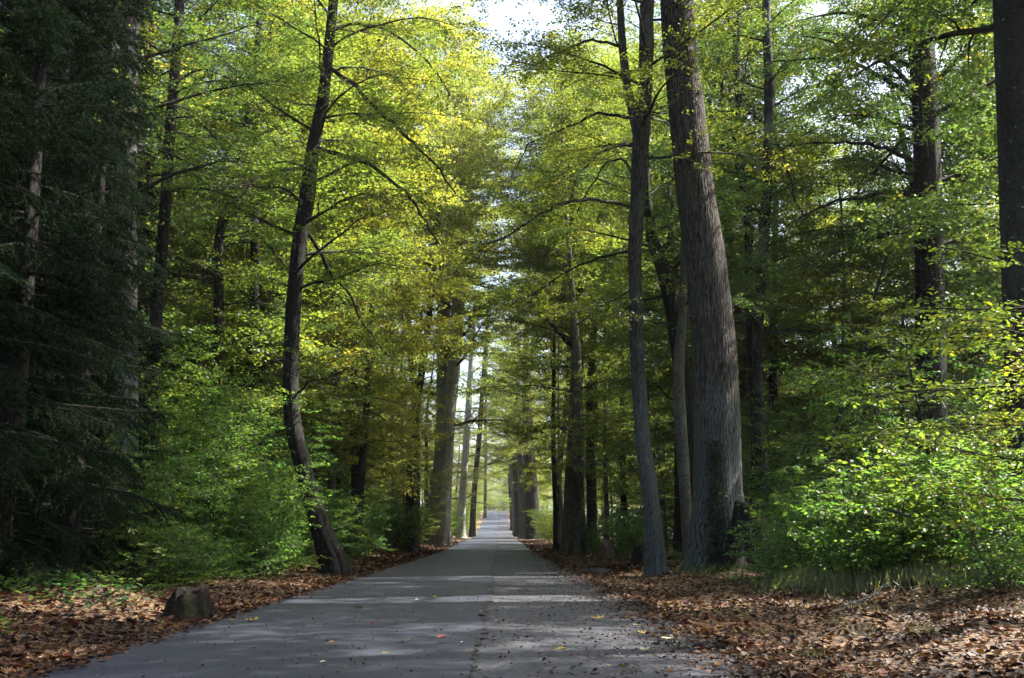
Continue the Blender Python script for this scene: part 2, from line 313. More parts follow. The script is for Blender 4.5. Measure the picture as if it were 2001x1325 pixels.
def road_strip(name, xa, xb, dz, m, ea, eb, label):
    ys = np.concatenate([np.arange(-20, 4, 2), np.arange(4, 60, .15), np.arange(60, 120, .6), np.arange(120, 420, 3)])
    rg = np.random.default_rng(5); nn = len(ys)
    def wob(e, ph): return e * (np.sin(ys * 1.1 + ph) * .5 + np.sin(ys * 2.7 + ph * 2) * .35 + np.sin(ys * .31 + ph) * .8 + rg.normal(0, .35, nn))
    a = xa + wob(ea, 1.); b_ = xb + wob(eb, 2.); k = 9
    u = np.linspace(0, 1, k); X = a[:, None] + (b_ - a)[:, None] * u; Y = np.repeat(ys[:, None], k, 1)
    Z = prof(Y) + dz + .02 * (1 - ((X + .6) / 2.8) ** 2)
    if dz > .035: Z[:, -1] -= .0 
    V = np.stack([X, Y, Z], -1).reshape(-1, 3)
    i = np.arange(nn - 1)[:, None] * k + np.arange(k - 1)[None]
    q = np.stack([i, i + 1, i + k + 1, i + k], -1).reshape(-1, 4)
    b = MB(); b.raw(V, q); o = b.build(name, [m]); tag(o, label, 'road', kind='structure')
road_strip('road', RL + .05, RR, .03, A_old, .01, .06, 'coarse grey asphalt of the lane, its right half bare')
road_strip('road_resurfaced', RL, SEAM, .040, A_new, .035, .045, 'smoother bluish asphalt covering the left half of the lane')

road_strip('road_seam', SEAM - .012, SEAM + .014, .046, plain0('tar_joint', (.016, .016, .018)), .045, .045, 'dark tar joint between the two halves of the lane')
# ------------------------------------------------------------------ growing wood and leaves
def path(rng, p, d, L, n, wander=.15, trop=0., droop=0.):
    P = [p]; d = norm(np.asarray(d, float)); st = L / n
    nz = rng.normal(0, wander, (n, 3))
    for i in range(n):
        d = d + nz[i]; d[2] += trop - droop * (i / n); d = d / math.sqrt(d @ d)
        P.append(P[-1] + d * st)
    return np.array(P)
def twig(rng, b, p, d, L, r, ls, den, flat=.35, wood=True, up=None, spread=.04):
    P = path(rng, p, d, L, 3, .12, 0, .12)
    if wood: b.tube(P, [r, r * .75, r * .5, r * .2], 3)
    n = max(3, int(L * den)); t = (np.arange(n) + rng.uniform(.2, .8, n)) / n * .92 + .08
    seg = np.minimum((t * 3).astype(int), 2); fr = t * 3 - seg
    pos = P[seg] + (P[seg + 1] - P[seg]) * fr[:, None]
    pos = pos + rng.normal(0, spread, (n, 3)) * [1, 1, .35]
    T = norm(P[seg + 1] - P[seg]); nr0 = np.array([0, 0, 1.]) if up is None else up
    side = norm(np.cross(T, nr0) + 1e-3) * np.where(np.arange(n) % 2, 1, -1)[:, None]
    ax = T * .6 + side * .8 + rng.normal(0, .25, (n, 3)); ax[:, 2] -= .12
    nr = nr0 + rng.normal(0, flat, (n, 3))
    b.leaf(pos, ax, nr, ls * rng.uniform(.65, 1.2, n))
def bough(rng, b, P, r0, r1, sp, sides=5, wood=None, wmat=0):
    """dress an existing bough path: tube, side branches, twigs, leaves"""
    W = wood or b
    n = len(P); W.tube(P, np.linspace(r0, r1, n), sides, mat=wmat)
    L = np.linalg.norm(np.diff(P, axis=0), axis=1).sum()
    nb = max(3, int(L * sp['bden'])); s = 1
    for t in np.linspace(sp.get('t0', .18), 1, nb):
        u = t * (n - 1); i = min(int(u), n - 2); p = P[i] + (P[i + 1] - P[i]) * (u - i); T = norm(P[i + 1] - P[i])
        sd_ = np.cross(T, [0, 0, 1.]); sd_ = norm(sd_ + 1e-4) * s; s = -s
        d = T * .65 + sd_ * rng.uniform(.6, 1.1) + rng.normal(0, .2, 3); d[2] += sp.get('rise', .05)
        l = sp['blen'] * (1.15 - .65 * t) * rng.uniform(.6, 1.25)
        rr = max(.006, (r0 + (r1 - r0) * t) * .45)
        Q = path(rng, p, d, l, 4, .13, .01, sp.get('droop', .1)); b.tube(Q, np.linspace(rr, .004, 5), 4)
        nt_ = max(3, int(l * sp['tden'])); s2 = 1
        for v in np.linspace(.15, 1, nt_):
            w_ = v * 4; j = min(int(w_), 3); q = Q[j] + (Q[j + 1] - Q[j]) * (w_ - j); T2 = norm(Q[j + 1] - Q[j])
            s3 = norm(np.cross(T2, [0, 0, 1.]) + 1e-4) * s2; s2 = -s2
            d2 = T2 * .7 + s3 * rng.uniform(.5, 1.1) + rng.normal(0, .18, 3)
            twig(rng, b, q, d2, sp['tlen'] * rng.uniform(.6, 1.2) * (1.1 - .4 * v), sp.get('tr', .005), sp['ls'], sp['lden'], sp.get('flat', .35), sp.get('tw', True), None, sp.get('spr', .05))
SP_FAR = dict(bden=2.6, blen=2.1, tden=4.2, tlen=.85, ls=.135, lden=44, flat=.5, tw=True, spr=.14)
SP_HERO = dict(bden=3.0, blen=1.8, tden=5.2, tlen=.66, ls=.085, lden=46, flat=.5, spr=.08)
def crown(rng, b, TP, TR, z0, sp, nl, Lmax, bias=None, wood=None, shape=.55, lo=None, drp=.05, wmat=0):
    """boughs off a trunk path between height z0 and its tip"""
    z = TP[:, 2]; zt = z[-1]
    for k in range(nl):
        f = (k + rng.uniform(0, 1)) / nl; zz = z0 + (zt - z0) * f ** 1.05
        i = max(0, min(np.searchsorted(z, zz) - 1, len(TP) - 2)); p = TP[i] + (TP[i + 1] - TP[i]) * np.clip((zz - z[i]) / max(z[i + 1] - z[i], 1e-3), 0, 1)
        az = k * 2.399 + rng.uniform(-.5, .5); d = np.array([cos(az), sin(az), 0])
        if bias is not None: d = norm(d + np.asarray(bias, float) * rng.uniform(.3, 1))
        e = .12 + .75 * f; d = np.array([d[0], d[1], e + rng.uniform(-.15, .2)])
        L = Lmax * (1 - abs(f - .35) ** 1.3 * shape * 1.6) * rng.uniform(.7, 1.15)
        P = path(rng, p, d, max(1., L), 7, .11, .0, drp + .12 * (1 - f))
        bough(rng, b, P, max(.02, np.interp(zz, z, TR) * .24), .010, sp, 5, wood, wmat)
    twp = path(rng, TP[-1], [0, 0, 1], 1.2, 4); bough(rng, b, twp, .03, .01, sp)

# prototypes for the trees of the wood ------------------------------------------------------------
def proto_tree(seed, H, zc, nl, Lmax, r, lean=.03):
    rng = np.random.default_rng(seed)
    TP = path(rng, np.zeros(3), [0, 0, 1], H * .94, 14, .035, .02); TP[:, :2] += TP[:, 2:3] * rng.normal(0, lean, 2)
    TP = np.vstack([TP[0] - [0, 0, .5], TP])
    TR = np.interp(TP[:, 2], [-.5, 0, .5, 1.5, H * .5, H * .95], [r * 1.5, r * 1.35, r * 1.12, r, r * .62, r * .12])
    tb = MB(); 
    zz = np.linspace(-.5, TP[-1, 2], 40); TPs = np.stack([np.interp(zz, TP[:, 2], TP[:, k]) for k in range(3)], -1)
    tb.tube(TPs, np.interp(zz, TP[:, 2], TR), 12, rough=.06, rng=rng)
    cb = MB(); crown(rng, cb, TP, TR, zc, SP_FAR, nl, Lmax)
    cb.addleaves('dia'); return tb.mesh('trunk', []), cb.mesh('crown', [B_twig, M_leaf])
PT = [proto_tree(11, 24, 5.5, 34, 5.0, .24), proto_tree(12, 27, 7.5, 34, 5.2, .3), proto_tree(13, 21, 3.2, 34, 4.2, .16),
      proto_tree(14, 17, 2.0, 30, 3.6, .11, .06), proto_tree(15, 25, 4.0, 38, 4.8, .22), proto_tree(16, 13, 1.2, 26, 3.0, .08, .08), proto_tree(17, 31, 13.5, 38, 6.6, .26, .01)]
def slab(tm, bark):     # the trunk mesh with its bark (one mesh per bark)
    key = (tm.name, bark.name)
    if key not in slab.c:
        m = tm.copy(); m.name = 'trunk'; m.materials.clear(); m.materials.append(bark); slab.c[key] = m
    return slab.c[key]
slab.c = {}
GRN = [(.052, .092, .026), (.062, .105, .028), (.044, .083, .026), (.085, .12, .02), (.10, .125, .018)]
YEL = [(.13, .14, .02), (.17, .15, .02), (.11, .135, .022)]
def put_tree(k, x, y, s, rot, col, bark, label, group, name='forest_tree', cat='tree', zs=1.0):
    t = empty(name, (x, y, float(gz(x, y))), label, cat, group); t.rotation_euler = (0, 0, rot); t.scale = (s, s, s * zs)
    link('trunk', slab(PT[k][0], bark), t); c = link('crown', PT[k][1], t); c.color = (*col, 1)
    return t

def proto_shrub(seed, H, ns, spread, sp, leafk='oval', mats=None, lean=.5):
    rng = np.random.default_rng(seed); sb = MB(); fb = MB()
    for k in range(ns):
        a = rng.uniform(0, 6.28); p = np.array([cos(a), sin(a), 0]) * rng.uniform(.02, .35) * spread; p[2] = -.05
        d = np.array([cos(a) * lean * rng.uniform(.2, 1), sin(a) * lean * rng.uniform(.2, 1), 1.])
        L = H * rng.uniform(.55, 1.05); P = path(rng, p, d, L, 8, .09, .02, .12)
        r = .011 + .005 * H / 2; sb.tube(P, np.linspace(r, .004, 9), 5)
        s2 = dict(sp)
        n = max(5, int(L * sp['bden']))
        for i, t in enumerate(np.linspace(.12, 1, n)):
            u = t * 8; j = min(int(u), 7); q = P[j] + (P[j + 1] - P[j]) * (u - j); az = i * 2.4 + rng.uniform(-.6, .6)
            d2 = np.array([cos(az), sin(az), rng.uniform(.0, .5)]); l = sp['blen'] * (1.1 - .5 * t) * rng.uniform(.5, 1.2)
            Q = path(rng, q, d2, l, 3, .14, 0, .12); sb.tube(Q, np.linspace(.007, .003, 4), 3)
            s_ = 1
            for v in np.linspace(.1, 1, max(3, int(l * sp['tden']))):
                w_ = v * 3; jj = min(int(w_), 2); qq = Q[jj] + (Q[jj + 1] - Q[jj]) * (w_ - jj); T2 = norm(Q[jj + 1] - Q[jj])
                s3 = norm(np.cross(T2, [0, 0, 1.]) + 1e-4) * s_; s_ = -s_
                twig(rng, fb, qq, T2 * .6 + s3 * .8 + rng.normal(0, .2, 3), sp['tlen'] * rng.uniform(.6, 1.2), .003, sp['ls'], sp['lden'], sp.get('flat', .4), True, None, .05)
    fb.addleaves(leafk); return sb.mesh('stems', [B_twig]), fb.mesh('foliage', [B_twig, M_shrub])
SP_SH = dict(bden=6, blen=.8, tden=8, tlen=.32, ls=.078, lden=46, flat=.5)
PS = [proto_shrub(21, 2.4, 7, 1, SP_SH), proto_shrub(22, 3.4, 6, 1, SP_SH, lean=.4), proto_shrub(23, 1.5, 9, 1.1, SP_SH, lean=.8),
      proto_shrub(24, 4.8, 4, .8, dict(SP_SH, blen=1.0), lean=.25), proto_shrub(25, 2.0, 7, 1, dict(SP_SH, ls=.10, lden=30), lean=.7)]
PS.append(proto_shrub(26, 2.6, 6, .9, dict(SP_SH, ls=.115, lden=28, tlen=.4, tden=6), lean=.4))
PS[4] = proto_shrub(27, 2.0, 7, 1, dict(SP_SH, ls=.11, lden=30), lean=.7)
def put_shrub(k, x, y, s, rot, col, label, group=None, name='shrub', cat='shrub'):
    t = empty(name, (x, y, float(gz(x, y))), label, cat, group); t.rotation_euler = (0, 0, rot); t.scale = (s,) * 3
    link('stems', PS[k][0], t); c = link('foliage', PS[k][1], t); c.color = (*col, 1); return t

# ------------------------------------------------------------------ hero trees, drawn along their trunks
def hero(name, label, pts, D, bark, top, r_top=.1, sides=40, crown_from=None, nl=0, Lmax=4., col=GRN[0], limbs=(), bias=None, seed=1, sp=SP_HERO,
         forks=(), group=None, sink=.4, flare=1.35, rough=.035, leafk='oval', ivy=None, ridge=None):
    """pts: (px, py, width px) down to the ground; D distance; the stem goes on above the frame to height top"""
    rng = np.random.default_rng(seed)
    W = [at(x, y, D) for x, y, _ in pts]; R = [w_ * .5 * (D / F) / cos(math.atan((x - CX) / F)) for x, y, w_ in pts]
    base = W[0].copy(); base[2] = float(gz(base[0], D))
    W = [base - [0, 0, sink], base, base + [0, 0, .25]] + [p for p in W if p[2] > base[2] + .9]
    rr = R[-(len(W) - 3):] if len(W) > 3 else R
    R = [rr[0] * flare * 1.18, rr[0] * flare, rr[0] * (1 + (flare - 1) * .55)] + list(rr)
    if top > W[-1][2]:
        d = norm(W[-1] - W[-3]); d[0] *= .5; d[1] *= .5; n = 5
        for k in range(1, n + 1):
            f = k / n; W.append(W[-1] + norm(d + rng.normal(0, .05, 3)) * (top - W[len(W) - 1][2]) / (n - k + 1)); R.append(rr[-1] + (r_top - rr[-1]) * f)
    W = np.array(W); R = np.array(R)
    # resample
    s = np.concatenate([[0], np.cumsum(np.linalg.norm(np.diff(W, axis=0), axis=1))]); ss = np.arange(0, s[-1], .055 if ridge else .14 if sides > 30 else .3)
    P = np.stack([np.interp(ss, s, W[:, k]) for k in range(3)], -1)
    ker = np.hanning(13 if ridge else 7)[1:-1]; ker = ker / ker.sum(); hk = len(ker) // 2
    Pp = np.vstack([P[:1]] * hk + [P] + [P[-1:]] * hk); P = np.stack([np.convolve(Pp[:, k], ker, 'valid') for k in range(3)], -1)
    RR = np.interp(ss, s, R)
    t = empty(name, tuple(base), label, 'tree', group)
    tb = MB(); tb.tube(P, RR, sides, rough=rough, rng=rng, cap=True, ridge=ridge, foot=((.62 if R[1] < .6 else .38) * np.exp(-np.maximum(P[:, 2] - base[2], 0) / (.35 + 1.2 * RR[2])), *rng.uniform(0, 6.28, 3)))
    to = tb.build('trunk', [bark], t, base)
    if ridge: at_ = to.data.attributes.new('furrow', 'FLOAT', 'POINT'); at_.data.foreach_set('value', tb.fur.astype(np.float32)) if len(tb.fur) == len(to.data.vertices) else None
    cb = MB()
    for fk in forks:      # further stems off the trunk
        Q = np.array([at(x, y, D + dd) for x, y, w_, dd in fk[0]]); qr = np.array([w_ * .5 * D / F for x, y, w_, dd in fk[0]])
        if fk[1] > Q[-1][2]:
            d = norm(Q[-1] - Q[-2]); e = Q[-1] + d * (fk[1] - Q[-1][2]) / max(d[2], .3); Q = np.vstack([Q, (Q[-1] + e) / 2, e]); qr = np.append(qr, [qr[-1] * .7, .04])
        s_ = np.concatenate([[0], np.cumsum(np.linalg.norm(np.diff(Q, axis=0), axis=1))]); s2 = np.arange(0, s_[-1], .25)
        Qs = np.stack([np.interp(s2, s_, Q[:, k]) for k in range(3)], -1); Qr = np.interp(s2, s_, qr)
        fb = MB(); fb.tube(Qs, Qr, 16, rough=rough, rng=rng, cap=True); fb.build('stem', [bark], t, base)
        if fk[2]: crown(rng, cb, Q, qr, Q[0][2] + .5, sp, fk[2], Lmax, bias)
    for lb in limbs:      # boughs one can make out in the photograph
        Q = np.array([at(x, y, D + dd) for x, y, w_, dd in lb]); qr = [w_ * .5 * D / F for x, y, w_, dd in lb]
        lbm = MB(); s_ = np.concatenate([[0], np.cumsum(np.linalg.norm(np.diff(Q, axis=0), axis=1))]); s2 = np.linspace(0, s_[-1], max(6, int(s_[-1] / .3)))
        Qs = np.stack([np.interp(s2, s_, Q[:, k]) for k in range(3)], -1) + rng.normal(0, .025, (len(s2), 3)); Qs[0] = Q[0]
        lbm.tube(Qs, np.interp(s2, s_, qr), 8, cap=True); lbm.build('limb', [B_dark], t, base)
        bough(rng, cb, Qs, .012, .008, dict(sp, t0=.25))
    if nl: crown(rng, cb, P, RR, crown_from, sp, nl, Lmax, bias)
    if cb.n or cb.L:
        cb.addleaves(leafk, 1, True); c = cb.build('crown', [B_twig, M_leaf], t, base); c.color = (*col, 1)
    if ivy:               # ivy climbing the foot
        z0, z1, az0, wd, n = ivy; ib = MB(); zz = rng.uniform(0, 1, n) ** 1.3 * (z1 - z0) + z0; az = az0 + rng.normal(0, wd, n) * (1 - .45 * (zz - z0) / (z1 - z0))
        cx = np.interp(zz + base[2], P[:, 2], P[:, 0]); cyy = np.interp(zz + base[2], P[:, 2], P[:, 1]); r_ = np.interp(zz + base[2], P[:, 2], RR) * 1.04 + rng.uniform(0, .1, n)
        nrm = np.stack([np.cos(az), np.sin(az), rng.normal(.2, .35, n)], -1); pos = np.stack([cx + np.cos(az) * r_, cyy + np.sin(az) * r_, zz + base[2]], -1)
        axx = np.stack([rng.normal(0, .6, n), rng.normal(0, .6, n), -np.ones(n)], -1)
        ib.leaf(pos, axx, nrm + rng.normal(0, .25, (n, 3)), .09 * rng.uniform(.6, 1.3, n)); ib.addleaves('oval', 0)
        c = ib.build('ivy', [M_shrub], t, base); c.color = (.022, .04, .012, 1)
    return t

hero('large_tree', 'massive furrowed grey trunk leaning left, widest of the trees right of the lane',
     [(1415, 1118, 118), (1408, 1050, 96), (1405, 960, 88), (1402, 850, 88), (1400, 750, 86), (1397, 680, 84), (1388, 600, 84), (1378, 500, 80), (1362, 400, 78), (1350, 300, 75), (1340, 200, 73), (1329, 100, 70), (1322, 0, 67), (1316, -80, 64)],
     27.5, B_big, 25, .12, sides=260, ridge=(46, .028), crown_from=17.5, nl=26, Lmax=5.5, seed=31, rough=.03, flare=1.38, sp=dict(SP_HERO, ls=.11, lden=30), col=GRN[1], ivy=(0.2, 3.4, -1.9, .25, 900))
hero('arching_tree', 'slender forked tree with knotty bark and boughs arching left over the lane',
     [(1281, 1118, 42), (1276, 1030, 34), (1268, 950, 32), (1256, 860, 30), (1248, 760, 29), (1244, 680, 28), (1243, 600, 27), (1240, 500, 27), (1245, 400, 29), (1250, 320, 33), (1254, 250, 35), (1260, 180, 28), (1263, 100, 29), (1262, 40, 28), (1268, -60, 26)],
     27.0, B_lich, 22, .07, sides=150, ridge=(26, .022), crown_from=11.5, nl=20, Lmax=4.6, seed=32, rough=.085, flare=1.3, col=(.10, .125, .018), bias=(-.5, -.2, 0),
     forks=[([(1250, 270, 24, 0), (1238, 225, 20, 0), (1226, 170, 17, 0), (1217, 100, 16, 0), (1213, 40, 15, 0), (1210, -40, 13, 0)], 20, 9)],
     limbs=[[(1216, 92, 7, 0), (1185, 82, 6, -.5), (1150, 78, 5, -1), (1100, 100, 4, -1.6), (1050, 126, 3, -2.2), (1005, 122, 2, -2.8)],
            [(1240, 232, 8, 0), (1200, 224, 7, .5), (1165, 222, 6, .8), (1125, 240, 5, 1.2), (1080, 262, 4, 1.6), (1030, 282, 3, 2), (1005, 335, 2, 2.3)],
            [(1238, 405, 8, 0), (1195, 394, 7, -.8), (1150, 388, 7, -1.4), (1100, 397, 6, -2), (1045, 428, 5, -2.6), (1000, 458, 4, -3), (950, 478, 3, -3.4), (905, 515, 2, -3.8)],
            [(1238, 490, 6, 0), (1195, 497, 5, .8), (1130, 518, 4, 1.5), (1080, 548, 3, 2.2), (1040, 575, 2, 3)],
            [(1242, 282, 7, 0), (1215, 282, 6, -1), (1172, 297, 5, -2), (1130, 340, 3, -3), (1110, 400, 2, -3.5)],
            [(1240, 345, 6, 0), (1215, 308, 5, .6), (1185, 318, 4, 1.2), (1150, 370, 3, 2), (1125, 420, 2, 2.5)],
            [(1242, 560, 5, 0), (1200, 590, 4, -.6), (1150, 600, 3, -1), (1090, 622, 2, -1.5)]])
hero('leaning_tree', 'dark stem rising left behind the massive trunk and forking high',
     [(1362, 1080, 30), (1358, 980, 30), (1352, 860, 30), (1338, 760, 30), (1325, 680, 30), (1312, 590, 29), (1295, 520, 28), (1278, 480, 26), (1268, 430, 22), (1262, 370, 18), (1262, 300, 14)],
     33, B_black, 18, .05, sides=24, crown_from=8.5, nl=18, Lmax=4, seed=33, col=GRN[0],
     limbs=[[(1296, 505, 13, 0), (1308, 460, 11, .3), (1317, 400, 9, .6), (1306, 395, 8, .6), (1308, 370, 7, .8), (1320, 330, 6, 1)]])
hero('mossy_tree', 'thin greenish stem between the arching tree and the massive trunk',
     [(1346, 1070, 26), (1340, 980, 22), (1335, 900, 24), (1328, 800, 24), (1326, 720, 22), (1335, 600, 16)], 31, B_mid, 14, .05, sides=20, crown_from=7, nl=12, Lmax=3, seed=34, col=GRN[2], flare=1.2)
hero('ivy_tree', 'dark ivy-clad tree standing right of the lane before the row of trunks',
     [(1130, 1070, 32), (1128, 980, 28), (1130, 880, 24), (1128, 780, 22), (1126, 680, 18), (1118, 580, 14), (1112, 480, 9)], 52, B_mid, 25, .06, sides=20, crown_from=5.5, nl=30, Lmax=6, seed=35, col=GRN[3], sp=SP_FAR, leafk='dia', bias=(-.3, 0, 0),
     limbs=[[(1122, 680, 12, 0), (1095, 655, 9, 0), (1070, 625, 8, 0), (1040, 590, 6, 0), (1000, 575, 4, 0)]], ivy=(0, 4.5, -1.6, 1.2, 2000))
hero('pale_tree', 'pale bare trunk just left of the ivy-clad tree',
     [(1108, 1062, 26), (1112, 980, 20), (1116, 900, 18), (1118, 820, 15), (1122, 700, 12)], 58, B_mid, 22, .08, sides=20, crown_from=10, nl=22, Lmax=5, seed=36, col=GRN[3], sp=SP_FAR, leafk='dia')
hero('twisted_tree', 'thin winding stem standing right of the massive trunk',
     [(1480, 1060, 22), (1478, 900, 20), (1476, 780, 19), (1468, 680, 18), (1464, 560, 17), (1463, 440, 17), (1456, 370, 17), (1443, 320, 17), (1433, 270, 17), (1440, 215, 16), (1446, 190, 15), (1437, 130, 14), (1440, 60, 14), (1447, 0, 13), (1452, -60, 12)],
     38, B_dark, 24, .05, sides=20, crown_from=7.5, nl=24, Lmax=4.2, seed=37, col=GRN[1],
     limbs=[[(1437, 80, 7, 0), (1425, 40, 6, 0), (1408, 10, 5, 0), (1400, -30, 4, 0)], [(1440, 300, 7, 0), (1415, 290, 5, .5), (1400, 260, 4, .8)]])
hero('lichen_tree', 'straight stem blotched pale with lichen beside the winding one',
     [(1492, 1060, 24), (1488, 900, 22), (1482, 760, 21), (1480, 640, 21), (1486, 560, 21), (1494, 450, 21), (1500, 340, 21), (1503, 240, 21), (1503, 150, 20), (1498, 70, 18), (1497, 0, 17), (1497, -60, 16)],
     36, B_blotch, 25, .06, sides=20, crown_from=8, nl=24, Lmax=4.2, seed=38, col=GRN[0],
     limbs=[[(1502, 275, 10, 0), (1512, 268, 9, 0), (1530, 300, 7, 0), (1542, 340, 6, 0), (1556, 400, 5, 0), (1590, 450, 4, 0)]])
hero('dark_tree', 'broad dark trunk with long level boughs reaching left above the yellow spray',
     [(1822, 1000, 56), (1820, 800, 54), (1818, 600, 52), (1814, 450, 52), (1812, 330, 50), (1808, 220, 49), (1802, 120, 50), (1796, 40, 50), (1790, -50, 50)],
     32, B_black, 24, .1, sides=36, crown_from=10.5, nl=30, Lmax=6, seed=39, col=(.035, .07, .02),
     limbs=[[(1795, 205, 13, 0), (1765, 178, 12, -.3), (1730, 155, 10, -.6), (1700, 138, 9, -.8), (1650, 118, 7, -1), (1600, 113, 5, -1.2), (1560, 116, 4, -1.3), (1510, 122, 3, -1.4)],
            [(1800, 325, 10, 0), (1770, 305, 9, -.3), (1730, 290, 8, -.6), (1680, 280, 7, -1), (1640, 279, 6, -1.2), (1590, 280, 5, -1.4), (1530, 284, 3, -1.6)],
            [(1800, 250, 9, 0), (1775, 225, 7, .5), (1760, 205, 6, .6), (1752, 170, 5, .8)],
            [(1800, 290, 10, 0), (1770, 268, 8, .6), (1740, 300, 6, 1.2), (1700, 345, 5, 1.8)],
            [(1815, 40, 16, 0), (1840, 20, 14, 0), (1862, 0, 12, 0), (1880, -30, 10, 0)]])
hero('speckled_tree', 'thick dark trunk speckled with white lichen, furthest right of all',
     [(2018, 1050, 84), (2011, 800, 76), (2004, 600, 74), (1997, 450, 72), (1991, 300, 70), (1985, 150, 70), (1979, 0, 70), (1975, -70, 70)],
     21, B_beech, 22, .1, sides=44, crown_from=12, nl=24, Lmax=5.5, seed=40, col=GRN[0], rough=.03)
# left of the lane
hero('curved_tree', 'S-shaped dark trunk with swollen foot at the left edge of the lane',
     [(652, 1112, 52), (632, 1050, 38), (612, 990, 33), (596, 930, 31), (582, 880, 31), (571, 820, 31), (567, 760, 31), (569, 680, 30), (573, 600, 30), (580, 520, 29), (588, 450, 30), (600, 390, 33), (605, 340, 30), (615, 270, 26), (632, 190, 24), (642, 100, 22), (650, 20, 20), (655, -60, 18)],
     28, B_dark, 23, .06, sides=120, ridge=(20, .012), crown_from=7.6, nl=34, Lmax=5.0, seed=41, col=(.085, .13, .02), rough=.045, flare=1.6, bias=(.35, -.1, 0),
     limbs=[[(612, 285, 10, 0), (660, 300, 9, -.5), (720, 320, 8, -1), (790, 370, 6, -1.6), (830, 430, 4, -2), (860, 480, 3, -2.4)],
            [(640, 130, 9, 0), (690, 165, 9, -.4), (725, 205, 8, -.7), (765, 235, 7, -1), (800, 275, 6, -1.3), (850, 320, 4, -1.6), (890, 380, 3, -2)],
            [(590, 440, 9, 0), (620, 480, 8, .8), (640, 530, 7, 1.4), (680, 570, 5, 2), (715, 640, 4, 2.6), (760, 700, 3, 3)],
            [(610, 330, 8, 0), (560, 330, 7, -1), (500, 350, 6, -2), (455, 395, 4, -3)],
            [(648, 60, 8, 0), (700, 45, 7, .5), (760, 60, 6, 1), (830, 110, 4, 1.5), (880, 190, 3, 2)],
            [(578, 770, 5, 0), (605, 745, 4, -.5), (650, 735, 3, -1), (680, 720, 2, -1.2)]])
hero('bent_tree', 'thin dark stem kinked right at mid height behind the dense left shrubs',
     [(428, 1010, 20), (424, 850, 19), (420, 750, 18), (428, 640, 19), (427, 540, 19), (425, 480, 18), (436, 430, 18), (448, 395, 18), (462, 350, 17), (470, 300, 16), (488, 220, 14), (500, 120, 13), (510, 20, 12)],
     33, B_dark, 17, .05, sides=20, crown_from=8.5, nl=20, Lmax=3.4, seed=42, col=GRN[0],
     limbs=[[(440, 425, 8, 0), (458, 420, 7, 0), (480, 435, 6, 0), (505, 462, 5, 0), (535, 490, 5, 0), (562, 528, 3, 0)]])
hero('straight_tree', 'tall straight slim trunk rising to the top of the photo on the left',
     [(288, 1010, 25), (290, 860, 25), (296, 720, 24), (304, 630, 24), (314, 520, 22), (322, 420, 22), (328, 320, 22), (336, 210, 21), (344, 110, 20), (350, 20, 19), (356, -60, 18)],
     27, B_dark, 24, .06, sides=24, crown_from=10.5, nl=22, Lmax=4, seed=43, col=(.05, .085, .02),
     limbs=[[(342, 165, 6, 0), (390, 130, 5, 0), (440, 150, 4, 0), (500, 175, 3, 0)], [(338, 225, 6, 0), (370, 230, 5, -1), (400, 245, 4, -2), (440, 290, 3, -3)]])
hero('patched_tree', 'mottled trunk with a pale patch half hidden by the spruces',
     [(244, 1000, 44), (246, 800, 42), (244, 650, 42), (244, 500, 42), (246, 350, 40), (250, 200, 38), (252, 100, 36), (256, -40, 34)],
     24, B_lich, 22, .08, sides=30, crown_from=9, nl=24, Lmax=4.2, seed=44, col=(.04, .075, .02))
hero('thin_tree', 'very thin stem between the patched trunk and the tall straight trunk',
     [(262, 1000, 16), (268, 760, 15), (276, 600, 14), (285, 450, 14), (292, 330, 13), (300, 200, 12)], 30, B_dark, 15, .04, sides=14, crown_from=7, nl=14, Lmax=3, seed=45, col=GRN[0])
hero('twin_oak', 'huge grey oak split into two stems beside the lane at mid distance',
     [(852, 1066, 44), (858, 1010, 42), (862, 950, 40), (867, 890, 38), (870, 830, 37), (868, 770, 28), (866, 700, 26), (866, 620, 26), (870, 560, 25), (878, 480, 24), (884, 400, 20), (890, 330, 16)],
     80, B_oak, 36, .2, sides=120, ridge=(40, .05), crown_from=18.5, nl=30, Lmax=8.5, seed=46, col=(.11, .135, .022), sp=dict(SP_FAR, ls=.15, blen=2.6), leafk='dia', rough=.05, flare=1.25,
     forks=[([(872, 850, 24, -.6), (880, 790, 24, -.6), (886, 720, 26, -.6), (892, 650, 27, -.6), (896, 580, 26, -.6), (900, 500, 20, -.6), (912, 420, 16, -.6)], 34, 12)],
     limbs=[[(893, 660, 9, 0), (910, 652, 7, -.5), (922, 632, 6, -1), (918, 615, 5, -1), (940, 600, 4, -1.5)],
            [(890, 330, 10, 0), (900, 260, 8, -1), (905, 190, 7, -1.5), (925, 150, 6, -2), (950, 135, 5, -2)]], ivy=(0, 6, -2.75, .3, 2500))
# the row of dark trunks that recedes on the right of the lane
for i, (px, D, wd, lb) in enumerate([(1045, 120, 29, 'nearest and thickest dark trunk of the row receding right of the lane'), (1029, 131, 21, 'second trunk from the front in the row right of the lane'),
                     (1018, 143, 18, 'third trunk from the front in the row right of the lane'), (1010, 156, 13, 'fourth trunk from the front in the row right of the lane'), (1004, 172, 9, 'fifth and farthest trunk of the row right of the lane')]):
    b0 = 1045 + (EYE - float(gz((px - VX) * D / F, D))) * F / D
    hero('row_tree', lb, [(px - 1, b0, wd * 1.15), (px - 5, b0 - 60, wd * .95), (px - 9, b0 - 130, wd * .85), (px - 14, b0 - 220, wd * .72), (px - 16, b0 - 330, wd * .6)], D, B_dark if i % 2 == 0 else B_mid, 27, .12, sides=24,
         crown_from=10, nl=26, Lmax=7, seed=50 + i, col=(.11, .14, .02), sp=dict(SP_FAR, ls=.15, blen=2.4), leafk='dia', group='dark trunks in a row right of the lane', bias=(-.5, 0, 0))
